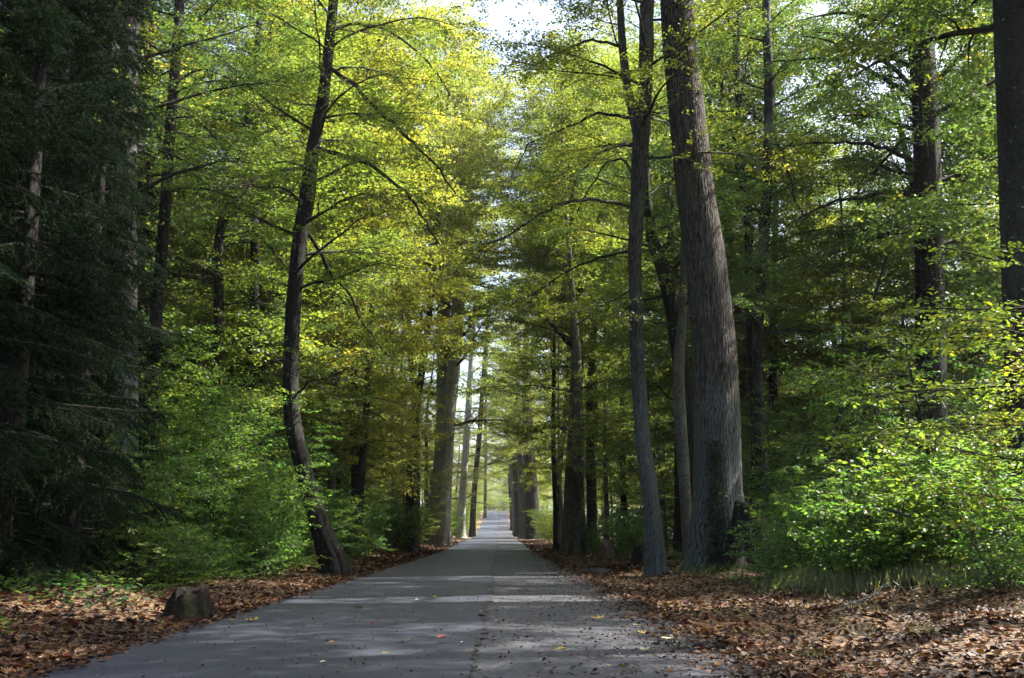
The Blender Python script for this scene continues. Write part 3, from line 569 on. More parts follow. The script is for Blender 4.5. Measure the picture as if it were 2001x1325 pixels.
# slim stems on the left beyond the curved tree
for i, (px, D, wd, top, bk, lb, lean) in enumerate([(648, 40, 11, 17, B_mid, 'slim grey stem right behind the S-shaped trunk', 4), (769, 62, 7, 15, B_pale, 'white birch-like stem alone among green saplings', -1),
        (816, 66, 8, 16, B_mid, 'thin forked sapling between the white stem and the oak', 2), (790, 70, 6, 15, B_mid, 'thinnest stem, just right of the white one', -2), (900, 132, 15, 26, B_oak, 'grey leaning trunk in the gap right of the oak', 10),
        (922, 142, 11, 20, B_dark, 'short dark ivy-covered trunk at the left edge of the far lane', 12), (948, 235, 6, 22, B_dark, 'small dark trunk at the left where the lane climbs', 2), (700, 52, 7, 16, B_dark, 'thin dark stem in the bright green left of the oak', 3),
        (1086, 66, 10, 17, B_dark, 'slim dark stem left of the pale bare trunk', -2), (1098, 74, 7, 18, B_pale, 'slim pale stem between slim dark stem and pale trunk', -3),
        (505, 44, 9, 17, B_dark, 'thin upright stem right of the bent dark stem', 3), (372, 36, 11, 18, B_dark, 'thin dark stem between the tall straight trunk and the bent one', 6), (546, 52, 8, 18, B_mid, 'thin stem just left of the S-shaped trunk', 2), (690, 47, 8, 17, B_dark, 'dark pole-like stem right of the slim grey one', 3),
        (1590, 45, 10, 19, B_dark, 'thin dark stem right of the blotched pale stem', -5), (1652, 40, 8, 16, B_mid, 'thin greenish stem midway between blotched stem and dark trunk', -3), (1702, 48, 13, 21, B_dark, 'medium dark stem left of the broad dark trunk', -6), (1556, 52, 9, 19, B_dark, 'slim dark stem nearest to the blotched pale stem', -4),
        (1220, 60, 12, 20, B_dark, 'dark stem in the shade left of the arching tree', -2), (1186, 56, 10, 19, B_mid, 'grey stem right of the ivy-clad tree', -2)]):
    b0 = 1045 + (EYE - float(gz((px - VX) * D / F, D))) * F / D
    hero('slim_tree', lb, [(px, b0, wd), (px + lean * .4, b0 - 90, wd * .95), (px + lean * 1.4 - 2, b0 - 200, wd * .9), (px + lean * 2, b0 - 330, wd * .75), (px + lean * 2.6 + 3, b0 - 460, wd * .6)], D, bk, top, .04, sides=14, rough=.07,
         crown_from=4.5, nl=11 if 690 < px < 900 else 20, Lmax=2.2 if 690 < px < 900 else 3.8, seed=70 + i, col=[GRN[4], YEL[2], (.12, .15, .02)][i % 3], sp=dict(SP_FAR, ls=.11), leafk='dia')

# ------------------------------------------------------------------ spruces at the left
def proto_spruce(seed, H, R, r):
    rng = np.random.default_rng(seed); tb = MB(); zz = np.linspace(-.4, H, 40); tb.tube(np.stack([zz * 0 + .06 * np.sin(zz * .5), zz * 0, zz], -1), np.interp(zz, [-.4, 0, 1, H], [r * 1.6, r * 1.4, r, .02]), 14, rough=.05, rng=rng)
    b = MB(); dead = MB(); z = .7
    while z < H - .3:
        for k in range(5):
            az = rng.uniform(0, 6.28); f = z / H; L = R * (1 - f) ** .8 * rng.uniform(.65, 1.1) * (.75 + .25 * min(1, z / 3))
            d = np.array([cos(az), sin(az), .15 - .35 * (1 - f)]); P = path(rng, np.array([0, 0, z + rng.uniform(-.15, .15)]), d, max(L, .3), 8, .07, .0, .07)
            if z < 2.6 and rng.random() < .12:
                dead.tube(P, np.linspace(.018, .004, 9), 4)
                for j in range(10):
                    i = rng.integers(2, 8); dead.tube(path(rng, P[i], norm(P[i] - P[i - 1]) + rng.normal(0, .5, 3), rng.uniform(.2, .6), 3, .15, 0, .1), [.006, .004, .003, .002], 3)
                continue
            b.tube(P, np.linspace(.028 * (1 - f) + .008, .005, 9), 4)
            n = int(L * 17) + 3; s = 1
            for t in np.linspace(.15, 1, n):
                u = t * 8; i = min(int(u), 7); p = P[i] + (P[i + 1] - P[i]) * (u - i); T = norm(P[i + 1] - P[i]); sd_ = norm(np.cross(T, [0, 0, 1.])) * s; s = -s
                l = rng.uniform(.3, .8) * (1.15 - .5 * t) * (1 - .4 * f)
                Q = path(rng, p, T * .6 + sd_ * .7 + np.array([0, 0, -.3]), l, 3, .12, 0, .5); b.tube(Q, [.006, .005, .004, .002], 3)
                m = int(l * 260); tt = rng.uniform(0, 1, m) * 3; ii = np.minimum(tt.astype(int), 2); pos = Q[ii] + (Q[ii + 1] - Q[ii]) * (tt - ii)[:, None]; TT = norm(Q[ii + 1] - Q[ii])
                b.leaf(pos, TT * .8 + rng.normal(0, .55, (m, 3)), rng.normal(0, 1, (m, 3)), rng.uniform(.03, .06, m))
        z += .30
    b.addleaves('needle'); return tb.mesh('trunk', [B_black]), b.mesh('needles', [B_black, M_needle]), dead.mesh('dead_branches', [B_dark])
PR = [proto_spruce(81, 17, 2.5, .17), proto_spruce(82, 13, 2.0, .12)]
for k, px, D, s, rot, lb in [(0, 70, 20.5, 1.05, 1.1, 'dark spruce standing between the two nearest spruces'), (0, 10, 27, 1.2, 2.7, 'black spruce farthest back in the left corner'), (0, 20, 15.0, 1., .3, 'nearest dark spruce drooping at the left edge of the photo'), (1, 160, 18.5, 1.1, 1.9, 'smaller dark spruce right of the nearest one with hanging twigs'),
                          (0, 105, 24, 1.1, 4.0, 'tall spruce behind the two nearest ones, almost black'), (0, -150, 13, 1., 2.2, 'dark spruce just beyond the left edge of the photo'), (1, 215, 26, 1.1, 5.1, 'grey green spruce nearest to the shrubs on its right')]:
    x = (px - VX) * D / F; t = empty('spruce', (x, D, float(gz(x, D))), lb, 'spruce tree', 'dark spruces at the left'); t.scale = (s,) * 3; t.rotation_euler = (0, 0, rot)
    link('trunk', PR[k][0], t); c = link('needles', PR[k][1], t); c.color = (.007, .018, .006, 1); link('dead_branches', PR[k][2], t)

# ------------------------------------------------------------------ the wood on both sides
rng = np.random.default_rng(7)
taken = [((px - VX) * D / F, D) for px, D in [(1412, 27.5), (1281, 27), (1360, 33), (1346, 31), (1130, 52), (1108, 58), (1480, 38), (1492, 36), (1822, 32), (2010, 21), (652, 28), (428, 33), (288, 27), (244, 24), (262, 30), (852, 80)]]
def free(x, y, d): return all((x - a) ** 2 + (y - b) ** 2 > d * d for a, b in taken)
cnt = 0
def zone(x, y):
    sd_ = 'left' if x < 0 else 'right'
    if y > 150: return f'distant tree where the lane climbs, on its {sd_}'
    if y > 70: return f'leafy tree far down the lane, in the wood on its {sd_}'
    if abs(x) > 18: return f'leafy tree deep in the wood, well {sd_} of the lane'
    return f'leafy background tree standing a little {sd_} of the lane'
def forest(n, y0, y1, x0, x1, kinds, dmin, cols, zs=1.0):
    global cnt
    k = 0; tr = 0
    while k < n and tr < n * 30:
        tr += 1; y = rng.uniform(y0, y1); x = rng.uniform(x0, x1)
        if abs(x + .6) < 5.0 or not free(x, y, dmin): continue
        if y > 15 and abs(x) > .56 * y + 9: continue
        if x < 0 and y < 82 and VX + (x + 3.6) * F / y > 850: continue
        if x > 0 and y < 118 and VX + (x - 3.2) * F / y < 1040: continue
        taken.append((x, y)); k += 1; cnt += 1
        c = np.array(cols[rng.integers(len(cols))]) * rng.uniform(.8, 1.2)
        put_tree(kinds[rng.integers(len(kinds))], x, y, rng.uniform(.85, 1.15), rng.uniform(0, 6.28), c, [B_dark, B_mid, B_dark, B_lich][rng.integers(4)], zone(x, y), f'trees of the wood {"left" if x < 0 else "right"} of the lane', zs=zs)
forest(32, 34, 70, -34, -6.5, [0, 2, 3, 4, 5, 3], 2.8, [GRN[3], GRN[4], YEL[2], GRN[1], YEL[0]])
forest(24, 38, 75, 7, 36, [0, 2, 3, 4, 5, 3], 2.8, [GRN[0], GRN[1], GRN[2], GRN[1], GRN[3]])
forest(24, 70, 150, -34, -5.5, [0, 1, 2, 4, 3, 5], 4, [YEL[0], GRN[4], YEL[2], GRN[3], YEL[1]])
forest(20, 75, 150, 5.5, 34, [0, 1, 2, 4, 3, 5], 4, [YEL[2], GRN[4], GRN[3], GRN[1]])
forest(24, 150, 300, -30, -5, [1, 4, 0, 2, 3], 5, [YEL[0], GRN[4], YEL[2]])
forest(24, 150, 300, 4.5, 30, [1, 4, 0, 2, 3], 5, [YEL[0], GRN[4], GRN[3]])
for x, y, k, c, zs in [(-5.8, 41, 2, YEL[0], 1.1), (-9.5, 36, 4, GRN[3], 1), (-13, 32, 0, GRN[1], 1), (-15.5, 38, 4, GRN[2], 1), (-7.6, 47, 0, YEL[2], 1), (-11, 44, 1, GRN[4], 1), (-18, 30, 4, GRN[0], 1), (-6.4, 45, 6, YEL[0], .98), (5.3, 57, 6, (.12, .145, .03), 1.0), (-5.4, 62, 6, (.12, .14, .03), 1.14), (4.8, 82, 6, (.12, .14, .035), 1.1), (4.6, 67, 6, (.13, .15, .04), .82), (-6.2, 74, 6, (.12, .14, .035), .85),
                  (9.9, 43, 4, GRN[1], 1), (16.5, 38, 0, GRN[0], 1), (12, 43, 4, GRN[1], 1.05), (21, 36, 1, GRN[1], 1), (15.8, 26, 2, GRN[0], 1.1), (8.2, 46, 0, GRN[3], 1), (24, 42, 4, GRN[2], 1), (-12, 58, 6, GRN[4], 1), (-13, 73, 6, YEL[2], 1), (6.5, 70, 6, YEL[2], 1), (5.6, 92, 6, GRN[4], 1), (-6, 97, 6, GRN[3], 1.1), (-11, 64, 6, GRN[3], 1.1), (11, 68, 6, GRN[1], 1.1)]:
    taken.append((x, y)); put_tree(k, x, y, 1.38 if zs < .9 else 1.05, x * 3, c, [B_dark, B_mid][k % 2], '', f'trees of the wood {"left" if x < 0 else "right"} of the lane', zs=zs)
forest(22, 318, 420, -45, 45, [1, 4, 0, 2], 6, [YEL[0], GRN[4], GRN[3]])
forest(16, 50, 90, -62, -34, [1, 4, 0], 5, [GRN[4], GRN[1], YEL[2]])
forest(16, 50, 90, 34, 62, [1, 4, 0], 5, [GRN[1], GRN[2], GRN[0]])
# beyond the crest the lane bends away: trees close the view
for x, y, s in [(-2.5, 330, 1), (2.5, 338, .9), (0, 352, 1.1), (-5, 345, 1), (5, 350, 1)]:
    put_tree(5, x, y, s * 1.3, x, YEL[2], B_mid, 'tree closing the view where the lane tops the rise', 'trees beyond the rise')
# unseen trees added beside and behind the camera to shade the lane
LBV = ['tallest', 'foremost', 'rearmost', 'hindmost', 'slightly smaller']
for k_, (x, y, k) in enumerate([(9, 4, 6), (13, -5, 4), (-8.5, 1, 4), (-12, 8, 0)]):
    if free(x, y, 2): put_tree(k, x, y, 1.0, x, GRN[0], B_dark, f'{LBV[k_]} unseen tree of those beside the viewer, {"left" if x < 0 else "right"} of the lane', 'trees beside the viewer')

def shade_tree(x, y, seed, label):  # out-of-view tree put in so its high crown shades lane and verges
    rg = np.random.default_rng(seed); z = float(gz(x, y)); base = np.array([x, y, z]); t = empty('forest_tree', tuple(base), label, 'tree', 'trees beside the viewer')
    TP = path(rg, base - [0, 0, .4], [0, 0, 1], 27, 14, .03, .02); TR = np.linspace(.3, .05, 15); tb = MB(); tb.tube(TP, TR, 16, rough=.05, rng=rg); tb.build('trunk', [B_dark], t, base)
    b = MB(); crown(rg, b, TP, TR, z + 13.0, SP_FAR, 36, 6.8); b.addleaves('dia', 1, True); c = b.build('crown', [B_twig, M_leaf], t, base); c.color = (*GRN[1], 1)
shade_tree(7.9, 11.5, 301, 'unseen tall tree added for shade beside the viewer, right of the lane, its crown high overhead')
shade_tree(15.8, 10.2, 303, 'tall tree added for shade farther right of the viewer, out of the photo')
shade_tree(11.4, 18.8, 302, 'unseen tall tree added for shade just beyond the right edge behind the speckled trunk')
# ------------------------------------------------------------------ shrubs
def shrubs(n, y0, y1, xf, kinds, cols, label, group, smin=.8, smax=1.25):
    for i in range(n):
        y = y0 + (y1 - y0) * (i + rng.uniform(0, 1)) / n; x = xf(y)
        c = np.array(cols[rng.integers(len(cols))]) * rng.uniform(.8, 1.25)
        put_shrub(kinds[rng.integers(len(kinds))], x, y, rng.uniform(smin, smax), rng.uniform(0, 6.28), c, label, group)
LG = [(.07, .135, .025), (.06, .125, .03), (.09, .145, .025), (.05, .11, .025)]
shrubs(16, 21, 29, lambda y: rng.uniform(-9.5, -6.0), [5, 1, 4, 0], LG, 'bright green shrub left of the lane before the S-shaped trunk', 'shrubs left of the near lane')
shrubs(12, 18.5, 27, lambda y: rng.uniform(-7.4, -5.5), [5, 4, 2], LG, '', 'shrubs left of the near lane', .6, .95)
shrubs(22, 29, 50, lambda y: rng.uniform(-10, -5.4), [0, 1, 3], LG, 'green shrub between the S-shaped trunk and the oak', 'shrubs left of the lane before the oak')
shrubs(26, 50, 82, lambda y: rng.uniform(-10, -5.2), [1, 3, 0], [LG[2], LG[0], (.10, .13, .02)], 'shrub in the thicket around the foot of the oak', 'shrubs left of the lane before the oak', 1, 1.4)
shrubs(30, 86, 300, lambda y: rng.uniform(-9, -4.6), [1, 3, 0], [LG[2], (.13, .16, .025)], 'shrub far down the left side of the lane', 'shrubs far down the lane', 1, 1.5)
shrubs(30, 90, 300, lambda y: rng.uniform(4.2, 9), [1, 3, 0], [LG[2], (.12, .15, .025)], 'shrub far down the right side of the lane', 'shrubs far down the lane', 1, 1.5)
shrubs(10, 42, 88, lambda y: rng.uniform(4.3, 6.5), [2, 0, 2], [LG[3], LG[1]], 'low shrub under the row of trunks right of the lane', 'low shrubs right of the lane', .7, 1.1)
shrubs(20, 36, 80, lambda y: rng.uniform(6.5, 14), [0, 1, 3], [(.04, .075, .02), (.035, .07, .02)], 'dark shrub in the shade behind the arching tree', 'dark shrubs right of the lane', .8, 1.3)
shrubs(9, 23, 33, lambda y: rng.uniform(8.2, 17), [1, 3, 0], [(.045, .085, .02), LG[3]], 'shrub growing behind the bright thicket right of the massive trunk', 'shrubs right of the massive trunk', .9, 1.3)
for i in range(26):
    y = rng.uniform(36, 75); x = rng.uniform(12, 32) * (1 if i % 2 else -1)
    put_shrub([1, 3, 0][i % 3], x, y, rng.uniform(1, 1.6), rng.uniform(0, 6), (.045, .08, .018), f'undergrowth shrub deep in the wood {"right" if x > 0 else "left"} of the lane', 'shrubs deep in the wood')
for i in range(22):
    x = -16 + 32 * (i + rng.uniform(0, 1)) / 22; put_shrub([1, 3][i % 2], x, rng.uniform(306, 318), rng.uniform(1.6, 2.4), i, (.12, .16, .03), 'sunlit shrub beyond the rise of the lane', 'shrubs beyond the rise')
for px, D, k, s_, c in [(300, 25, 3, 1.05, 0), (352, 23.5, 3, 1.0, 2), (410, 26, 3, 1.15, 0), (462, 24, 1, 1.2, 2), (505, 27, 3, 1.1, 1), (545, 25.5, 1, 1.1, 0), (380, 28.5, 3, 1.3, 2), (480, 30, 3, 1.3, 1)]:
    put_shrub(k, (px - VX) * D / F, D, s_, px, LG[c], '', 'shrubs left of the near lane')
for i in range(16):
    y = 31 + i * 2.6; put_shrub([3, 1][i % 4 == 3], rng.uniform(-12.5, -6.6), y, rng.uniform(1.3, 1.8), i, [LG[2], (.10, .13, .03), LG[0]][i % 3], '', 'shrubs left of the lane before the oak')
for i in range(10):
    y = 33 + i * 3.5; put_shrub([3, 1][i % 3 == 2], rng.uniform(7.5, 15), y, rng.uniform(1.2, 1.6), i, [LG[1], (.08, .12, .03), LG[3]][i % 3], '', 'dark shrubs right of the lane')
# the bright thicket at the right
for px, D, k, s, c, lb in [(1520, 21.5, 5, .75, LG[1], 'green shrub between the root mound and the bright thicket'), (1530, 20, 2, 1.0, LG[1], 'low shrub leaning on the foot of the massive trunk'), (1600, 19, 5, .95, LG[0], 'leftmost tall shrub of the bright right thicket'), (1660, 17.5, 4, 1.0, LG[0], 'broad-leaved shrub in the left half of the bright right thicket'),
        (1720, 19, 5, 1., LG[2], 'upright shrub in the middle of the bright right thicket'), (1790, 17, 4, 1.1, LG[0], 'broad-leaved shrub in the middle of the right thicket'), (1850, 18, 5, 1.1, LG[2], 'pale green shrub right of the thicket middle'),
        (1920, 16.5, 4, 1.1, LG[0], 'large-leaved shrub near the right edge of the photo'), (1990, 17, 5, 1.1, LG[2], 'tall shrub at the right edge of the photo'), (1960, 14.5, 2, .9, LG[3], 'low shrub at the right edge of the leaf bank'), (1570, 23, 1, .8, LG[3], 'dark shrub behind the left end of the thicket')]:
    put_shrub(k, (px - VX) * D / F, D, s, px * .7, c, lb)
# young beech with level, yellowing sprays that reach in from the right
def young_beech(name, label, x, y, H, r, boughs, col, seed, sp):
    rg = np.random.default_rng(seed); z = float(gz(x, y)); base = np.array([x, y, z]); t = empty(name, tuple(base), label, 'tree')
    TP = path(rg, base - [0, 0, .2], [0, 0, 1], H, 10, .04, .02); tb = MB(); tb.tube(TP, np.linspace(r, .012, 11), 12, rough=.04, rng=rg); tb.build('trunk', [B_dark], t, base)
    b = MB()
    for zz, az, L, e in boughs:
        i = min(int(zz / H * 10), 9); p = TP[i]; P = path(rg, p, [cos(az), sin(az), e], L, 9, .06, 0, .05); bough(rg, b, P, .022, .006, sp)
    b.addleaves('oval', 1, True); c = b.build('crown', [B_twig, M_leaf2], t, base); c.color = (*col, 1); return t
M_leaf2 = leaf_mat('yellowing_leaves', trans=(2.1, 2.3, .6), mix=.5, yellow=(.32, .25, .03), yamt=.27, rough=.4)
SP_B = dict(bden=5.5, blen=.75, tden=8, tlen=.34, ls=.088, lden=34, flat=.3, rise=.0, droop=.05, t0=.05)
young_beech('young_beech', 'young beech whose level yellowing sprays reach in from the right edge', 8.6, 14.5, 6.2, .06,
            [(1.6, 3.3, 2.2, .1), (2.1, 2.7, 2.6, .12), (2.5, 3.5, 2.6, .1), (2.9, 3.0, 3.4, .06), (3.3, 3.9, 2.2, .1), (3.5, 2.6, 3.0, .08), (3.9, 3.2, 2.9, .1), (4.3, 3.6, 2.2, .15), (4.7, 2.9, 2.4, .12), (5.1, 3.3, 1.8, .2), (3, 5.2, 1.6, .1), (2, .5, 1.8, .2), (3.5, 1.2, 2, .2), (4.5, 0, 2, .2)], (.085, .125, .028), 91, SP_B)
young_beech('young_beech', 'young beech with level green sprays just right of the massive trunk', 9.6, 21.5, 6.0, .06,
            [(2.6, 3.1, 3.0, .12), (3.2, 2.8, 3.2, .08), (3.8, 3.4, 3.0, .1), (2.2, 3.9, 2.2, .1), (4.3, 3.1, 2.6, .15), (4.8, 2.4, 2.2, .15), (3, 0, 2.2, .15), (4, .7, 2.2, .2), (3.5, 5, 2, .1), (5.2, 4, 1.8, .2)], (.07, .11, .026), 92, SP_B)

# ------------------------------------------------------------------ leaf litter, ground cover
def litter_mat():
    m, t, b, out = mat('dry_leaves'); g = N(t, 'ShaderNodeNewGeometry')
    r = ramp(t, [(0, (.035, .018, .010)), (.2, (.12, .045, .018)), (.38, (.24, .10, .035)), (.52, (.34, .17, .07)), (.66, (.42, .27, .14)), (.8, (.5, .38, .24)), (.88, (.45, .28, .04)), (.95, (.33, .09, .03)), (1, (.12, .15, .03))], g.outputs['Random Per Island'], 'CONSTANT')
    n = noise(t, g.outputs['Position'], 60, 2); c = mixc(t, .5, r.outputs[0], mixc(t, 1, r.outputs[0], n.outputs['Color'], 'MULTIPLY'))
    n2 = noise(t, g.outputs['Position'], .6, 3); r2 = ramp(t, [(.42, (1, 1, 1)), (.60, (.25, .24, .23))], n2.outputs['Fac']); c = mixc(t, 1, c, r2.outputs[0], 'MULTIPLY'); c = mixc(t, 1, c, (.44, .33, .24), 'MULTIPLY')
    t.links.new(c, b.inputs['Base Color']); b.inputs['Roughness'].default_value = .6; b.inputs['Specular IOR Level'].default_value = .3
    tr = N(t, 'ShaderNodeBsdfTranslucent'); t.links.new(c, tr.inputs[0]); ms = N(t, 'ShaderNodeMixShader'); ms.inputs[0].default_value = .2
    t.links.new(b.outputs[0], ms.inputs[1]); t.links.new(tr.outputs[0], ms.inputs[2]); t.links.new(ms.outputs[0], out.inputs[0]); return m
M_lit = litter_mat()
def scatter_leaves(b, n, fx, fy, s0, s1, flat=.45, dz=.012, kinds=('crisp', 'flat', 'maple')):
    x = fx(n); y = fy(n, x); z = gz(x, y) + dz + rng.uniform(0, .03, n)
    on = (x > RL) & (x < RR); z = np.where(on, prof(y) + .066, z)
    a = rng.uniform(0, 6.28, n); ax = np.stack([np.cos(a), np.sin(a), rng.normal(0, .25, n)], -1); nr = np.stack([rng.normal(0, flat, n), rng.normal(0, flat, n), np.ones(n)], -1); sz = rng.uniform(s0, s1, n)
    k = rng.integers(0, len(kinds), n)
    for i, kd in enumerate(kinds):
        m = k == i; b.leaf(np.stack([x, y, z], -1)[m], ax[m], nr[m], sz[m]); b.addleaves(kd, 0)
lb_ = MB()
def ydist(a, b_): return lambda n, x: a * (b_ / a) ** rng.uniform(0, 1, n)      # denser close by
def beta_edge(e, wd, s, p=1.5): return lambda n: e + s * (np.abs(rng.uniform(0, 1, n)) ** p) * wd
scatter_leaves(lb_, 9000, beta_edge(RL + .02, 7, -1, 1.2), ydist(7, 24), .03, .06)
scatter_leaves(lb_, 12000, beta_edge(RR - .1, 10, 1, 1.1), ydist(7, 24), .03, .06)
scatter_leaves(lb_, 15000, beta_edge(RL + .02, 7, -1, 1.2), ydist(7, 28), .055, .12)
scatter_leaves(lb_, 24000, beta_edge(RR - .1, 11, 1, 1.1), ydist(7, 28), .05, .105)
scatter_leaves(lb_, 9000, beta_edge(RL, 4.0, -1, 1.0), ydist(28, 110), .10, .2)
scatter_leaves(lb_, 12000, beta_edge(RR - .15, 5, 1, 1.0), ydist(28, 110), .10, .2)
scatter_leaves(lb_, 3500, lambda n: RR + .05 - np.abs(rng.normal(0, .32, n)), ydist(7, 60), .04, .09, .2)
scatter_leaves(lb_, 1200, lambda n: RL + np.abs(rng.normal(0, .10, n)), ydist(7, 60), .05, .1, .2)
o = lb_.build('leaf_litter', [M_lit]); tag(o, 'deep brown and orange fallen leaves along both verges', 'fallen leaves', kind='stuff')
crumbs = MB(); scatter_leaves(crumbs, 1500, lambda n: rng.uniform(RL + .1, RR, n), ydist(7, 45), .012, .035, .5, kinds=('crisp',)); 
scatter_leaves(crumbs, 2500, lambda n: RR - np.abs(rng.normal(0, .9, n)), ydist(7, 35), .012, .045, .5, kinds=('crisp',))
o = crumbs.build('leaf_crumbs', [M_lit]); tag(o, 'tiny leaf crumbs and bits of twig strewn over the asphalt', 'leaf crumbs', kind='stuff')

def plain(name, c, rough=.6, tr=.25):
    m, t, b, out = mat(name); tc = N(t, 'ShaderNodeTexCoord'); n = noise(t, tc.outputs['Object'], 40, 3)
    cc = mixc(t, .5, c, mixc(t, 1, c, n.outputs['Color'], 'MULTIPLY')); t.links.new(cc, b.inputs['Base Color']); b.inputs['Roughness'].default_value = rough
    return m
LM = {'yellow': plain('yellow_leaf', (.50, .33, .04)), 'green': plain('green_leaf', (.06, .16, .035)), 'pale': plain('pale_leaf', (.42, .38, .22)), 'brown': plain('brown_leaf', (.16, .07, .03)), 'red': plain('red_leaf', (.30, .06, .03)), 'dark': plain('dark_leaf', (.03, .025, .02))}
def fallen(px, py, s, c, label, kind, group='leaves lying on the asphalt'):
    d = ray(px, py); t = (0.06 - EYE) / d[2]; x, y = d[0] * t, d[1] * t
    b = MB(); a = rng.uniform(0, 6.28); b.leaf([0, 0, 0], [cos(a), sin(a), 0], [rng.normal(0, .15), rng.normal(0, .15), 1], s); b.addleaves(kind, 0)
    o = b.build('fallen_leaf', [LM[c]]); o.location = (x, y, float(prof(y)) + .062 + .02 * (1 - ((x + .6) / 2.8) ** 2)); tag(o, label, 'leaf', group)
for px, py, s, c, lb, k in [(766, 1216, .10, 'green', 'green fallen leaf lying on the smooth left half of the lane', 'flat'), (1306, 1258, .16, 'green', 'dark green leaf lying near the right edge of the asphalt', 'maple'),
        (1318, 1249, .14, 'pale', 'pale leaf lying under the dark green one at the right', 'flat'), (690, 1192, .15, 'pale', 'pale curled leaf lying farthest left on the asphalt', 'crisp'), (873, 1251, .10, 'red', 'reddish leaf nearest the viewer left of the seam', 'crisp'),
        (722, 1224, .08, 'red', 'small rust leaf lying left of the green leaf', 'crisp'), (898, 1196, .10, 'yellow', 'ochre leaf lying alone left of the seam', 'flat'), (940, 1197, .09, 'yellow', 'small yellow leaf lying right beside the seam', 'flat'),
        (1180, 1211, .20, 'yellow', 'large yellow maple leaf flat on the coarse right half', 'maple'), (1250, 1240, .12, 'yellow', 'yellow leaf lying between the large maple leaf and the verge', 'maple'), (976, 1219, .10, 'dark', 'dark curled leaf lying just right of the seam', 'crisp'),
        (1206, 1308, .09, 'yellow', 'brown yellow leaf at the bottom of the photo right of the seam', 'crisp'), (1272, 1272, .10, 'pale', 'pale leaf near the bottom beside two others', 'flat'), (1250, 1272, .10, 'pale', 'pale leaf left of its twin near the bottom', 'flat'),
        (487, 1214, .20, 'yellow', 'large yellow maple leaf at the left edge of the asphalt', 'maple'), (1022, 1152, .12, 'brown', 'brown leaf lying in the sunlit band right of the seam', 'crisp'), (1110, 1182, .14, 'pale', 'pale green leaf just below the sunlit band', 'flat'), (820, 1176, .10, 'dark', 'thin dark leaf in the sunlit band', 'crisp')]:
    fallen(px, py, s, c, lb, k)
for i in range(46):
    px = rng.uniform(560, 1420); py = rng.uniform(1120, 1310)
    if px > 975 + (py - 1045) * 1.95 or px < 975 - (py - 1045) * 3.0: continue
    c = ['brown', 'pale', 'dark', 'yellow'][rng.integers(4)]
    fallen(px, py, rng.uniform(.05, .11), c, f'small {c} leaf among those scattered over the asphalt', ['crisp', 'flat'][rng.integers(2)], f'small {c} leaves scattered over the asphalt')

# low plants
def ground_cover(name, n, fx, fy, s0, s1, label, m, col, kind='oval', upr=.5):
    b = MB(); x = fx(n); y = fy(n, x); z = gz(x, y); a = rng.uniform(0, 6.28, n); u = rng.uniform(.2, 1, n) * upr
    ax = np.stack([np.cos(a), np.sin(a), u], -1); nr = np.stack([-np.cos(a) * u, -np.sin(a) * u, np.ones(n)], -1) + rng.normal(0, .3, (n, 3))
    b.leaf(np.stack([x, y, z + rng.uniform(.02, .22, n) * (1 if kind == 'oval' else 0)], -1), ax, nr, rng.uniform(s0, s1, n)); b.addleaves(kind, 0)
    o = b.build(name, [m]); o.color = (*col, 1); tag(o, label, 'ground cover', kind='stuff'); return o
def clump(fx, fy, k=.8, nc=240):
    """clustered positions"""
    def f(n):
        cx = fx(nc); cyy = fy(nc, cx); i = rng.integers(0, nc, n); f.y = cyy[i] + rng.normal(0, k * .6, n); return cx[i] + rng.normal(0, k * .5, n)
    return f, (lambda n, x: f.y)
fx, fy = clump(beta_edge(5.2, 16, 1, 1.3), ydist(17, 70)); ground_cover('herb_layer', 30000, fx, fy, .05, .11, 'low green herbs under the trees right of the lane', M_shrub, (.05, .09, .02))
fx, fy = clump(beta_edge(-5.6, 14, -1, 1.3), ydist(15, 80)); ground_cover('herb_layer', 26000, fx, fy, .05, .11, 'low green herbs under the trees left of the lane', M_shrub, (.05, .09, .02))
fx, fy = clump(lambda n: -rng.uniform(5.0, 11, n), lambda n, x: 9.5 + (-x - 5) * .9 + rng.uniform(0, 6, n), .35, 50); ground_cover('herb_layer', 2600, fx, fy, .05, .13, 'dark green herbs and ivy creeping into the left leaf verge', M_shrub, (.035, .08, .025))
fx, fy = clump(lambda n: rng.uniform(5.4, 10.5, n), lambda n, x: 13.9 + (10.5 - x) * .95 + rng.normal(0, .5, n), .7, 70)
ground_cover('grass', 20000, fx, fy, .12, .36, 'pale dry grass at the foot of the right thicket', M_grass, (.17, .19, .10), 'blade', 2.2)
fx, fy = clump(beta_edge(RR + .5, 5, 1, 1), ydist(9, 30), .25, 40); ground_cover('grass', 2600, fx, fy, .05, .14, 'small tufts of green grass poking through the right leaf bank', M_grass, (.06, .10, .02), 'blade', 2.)

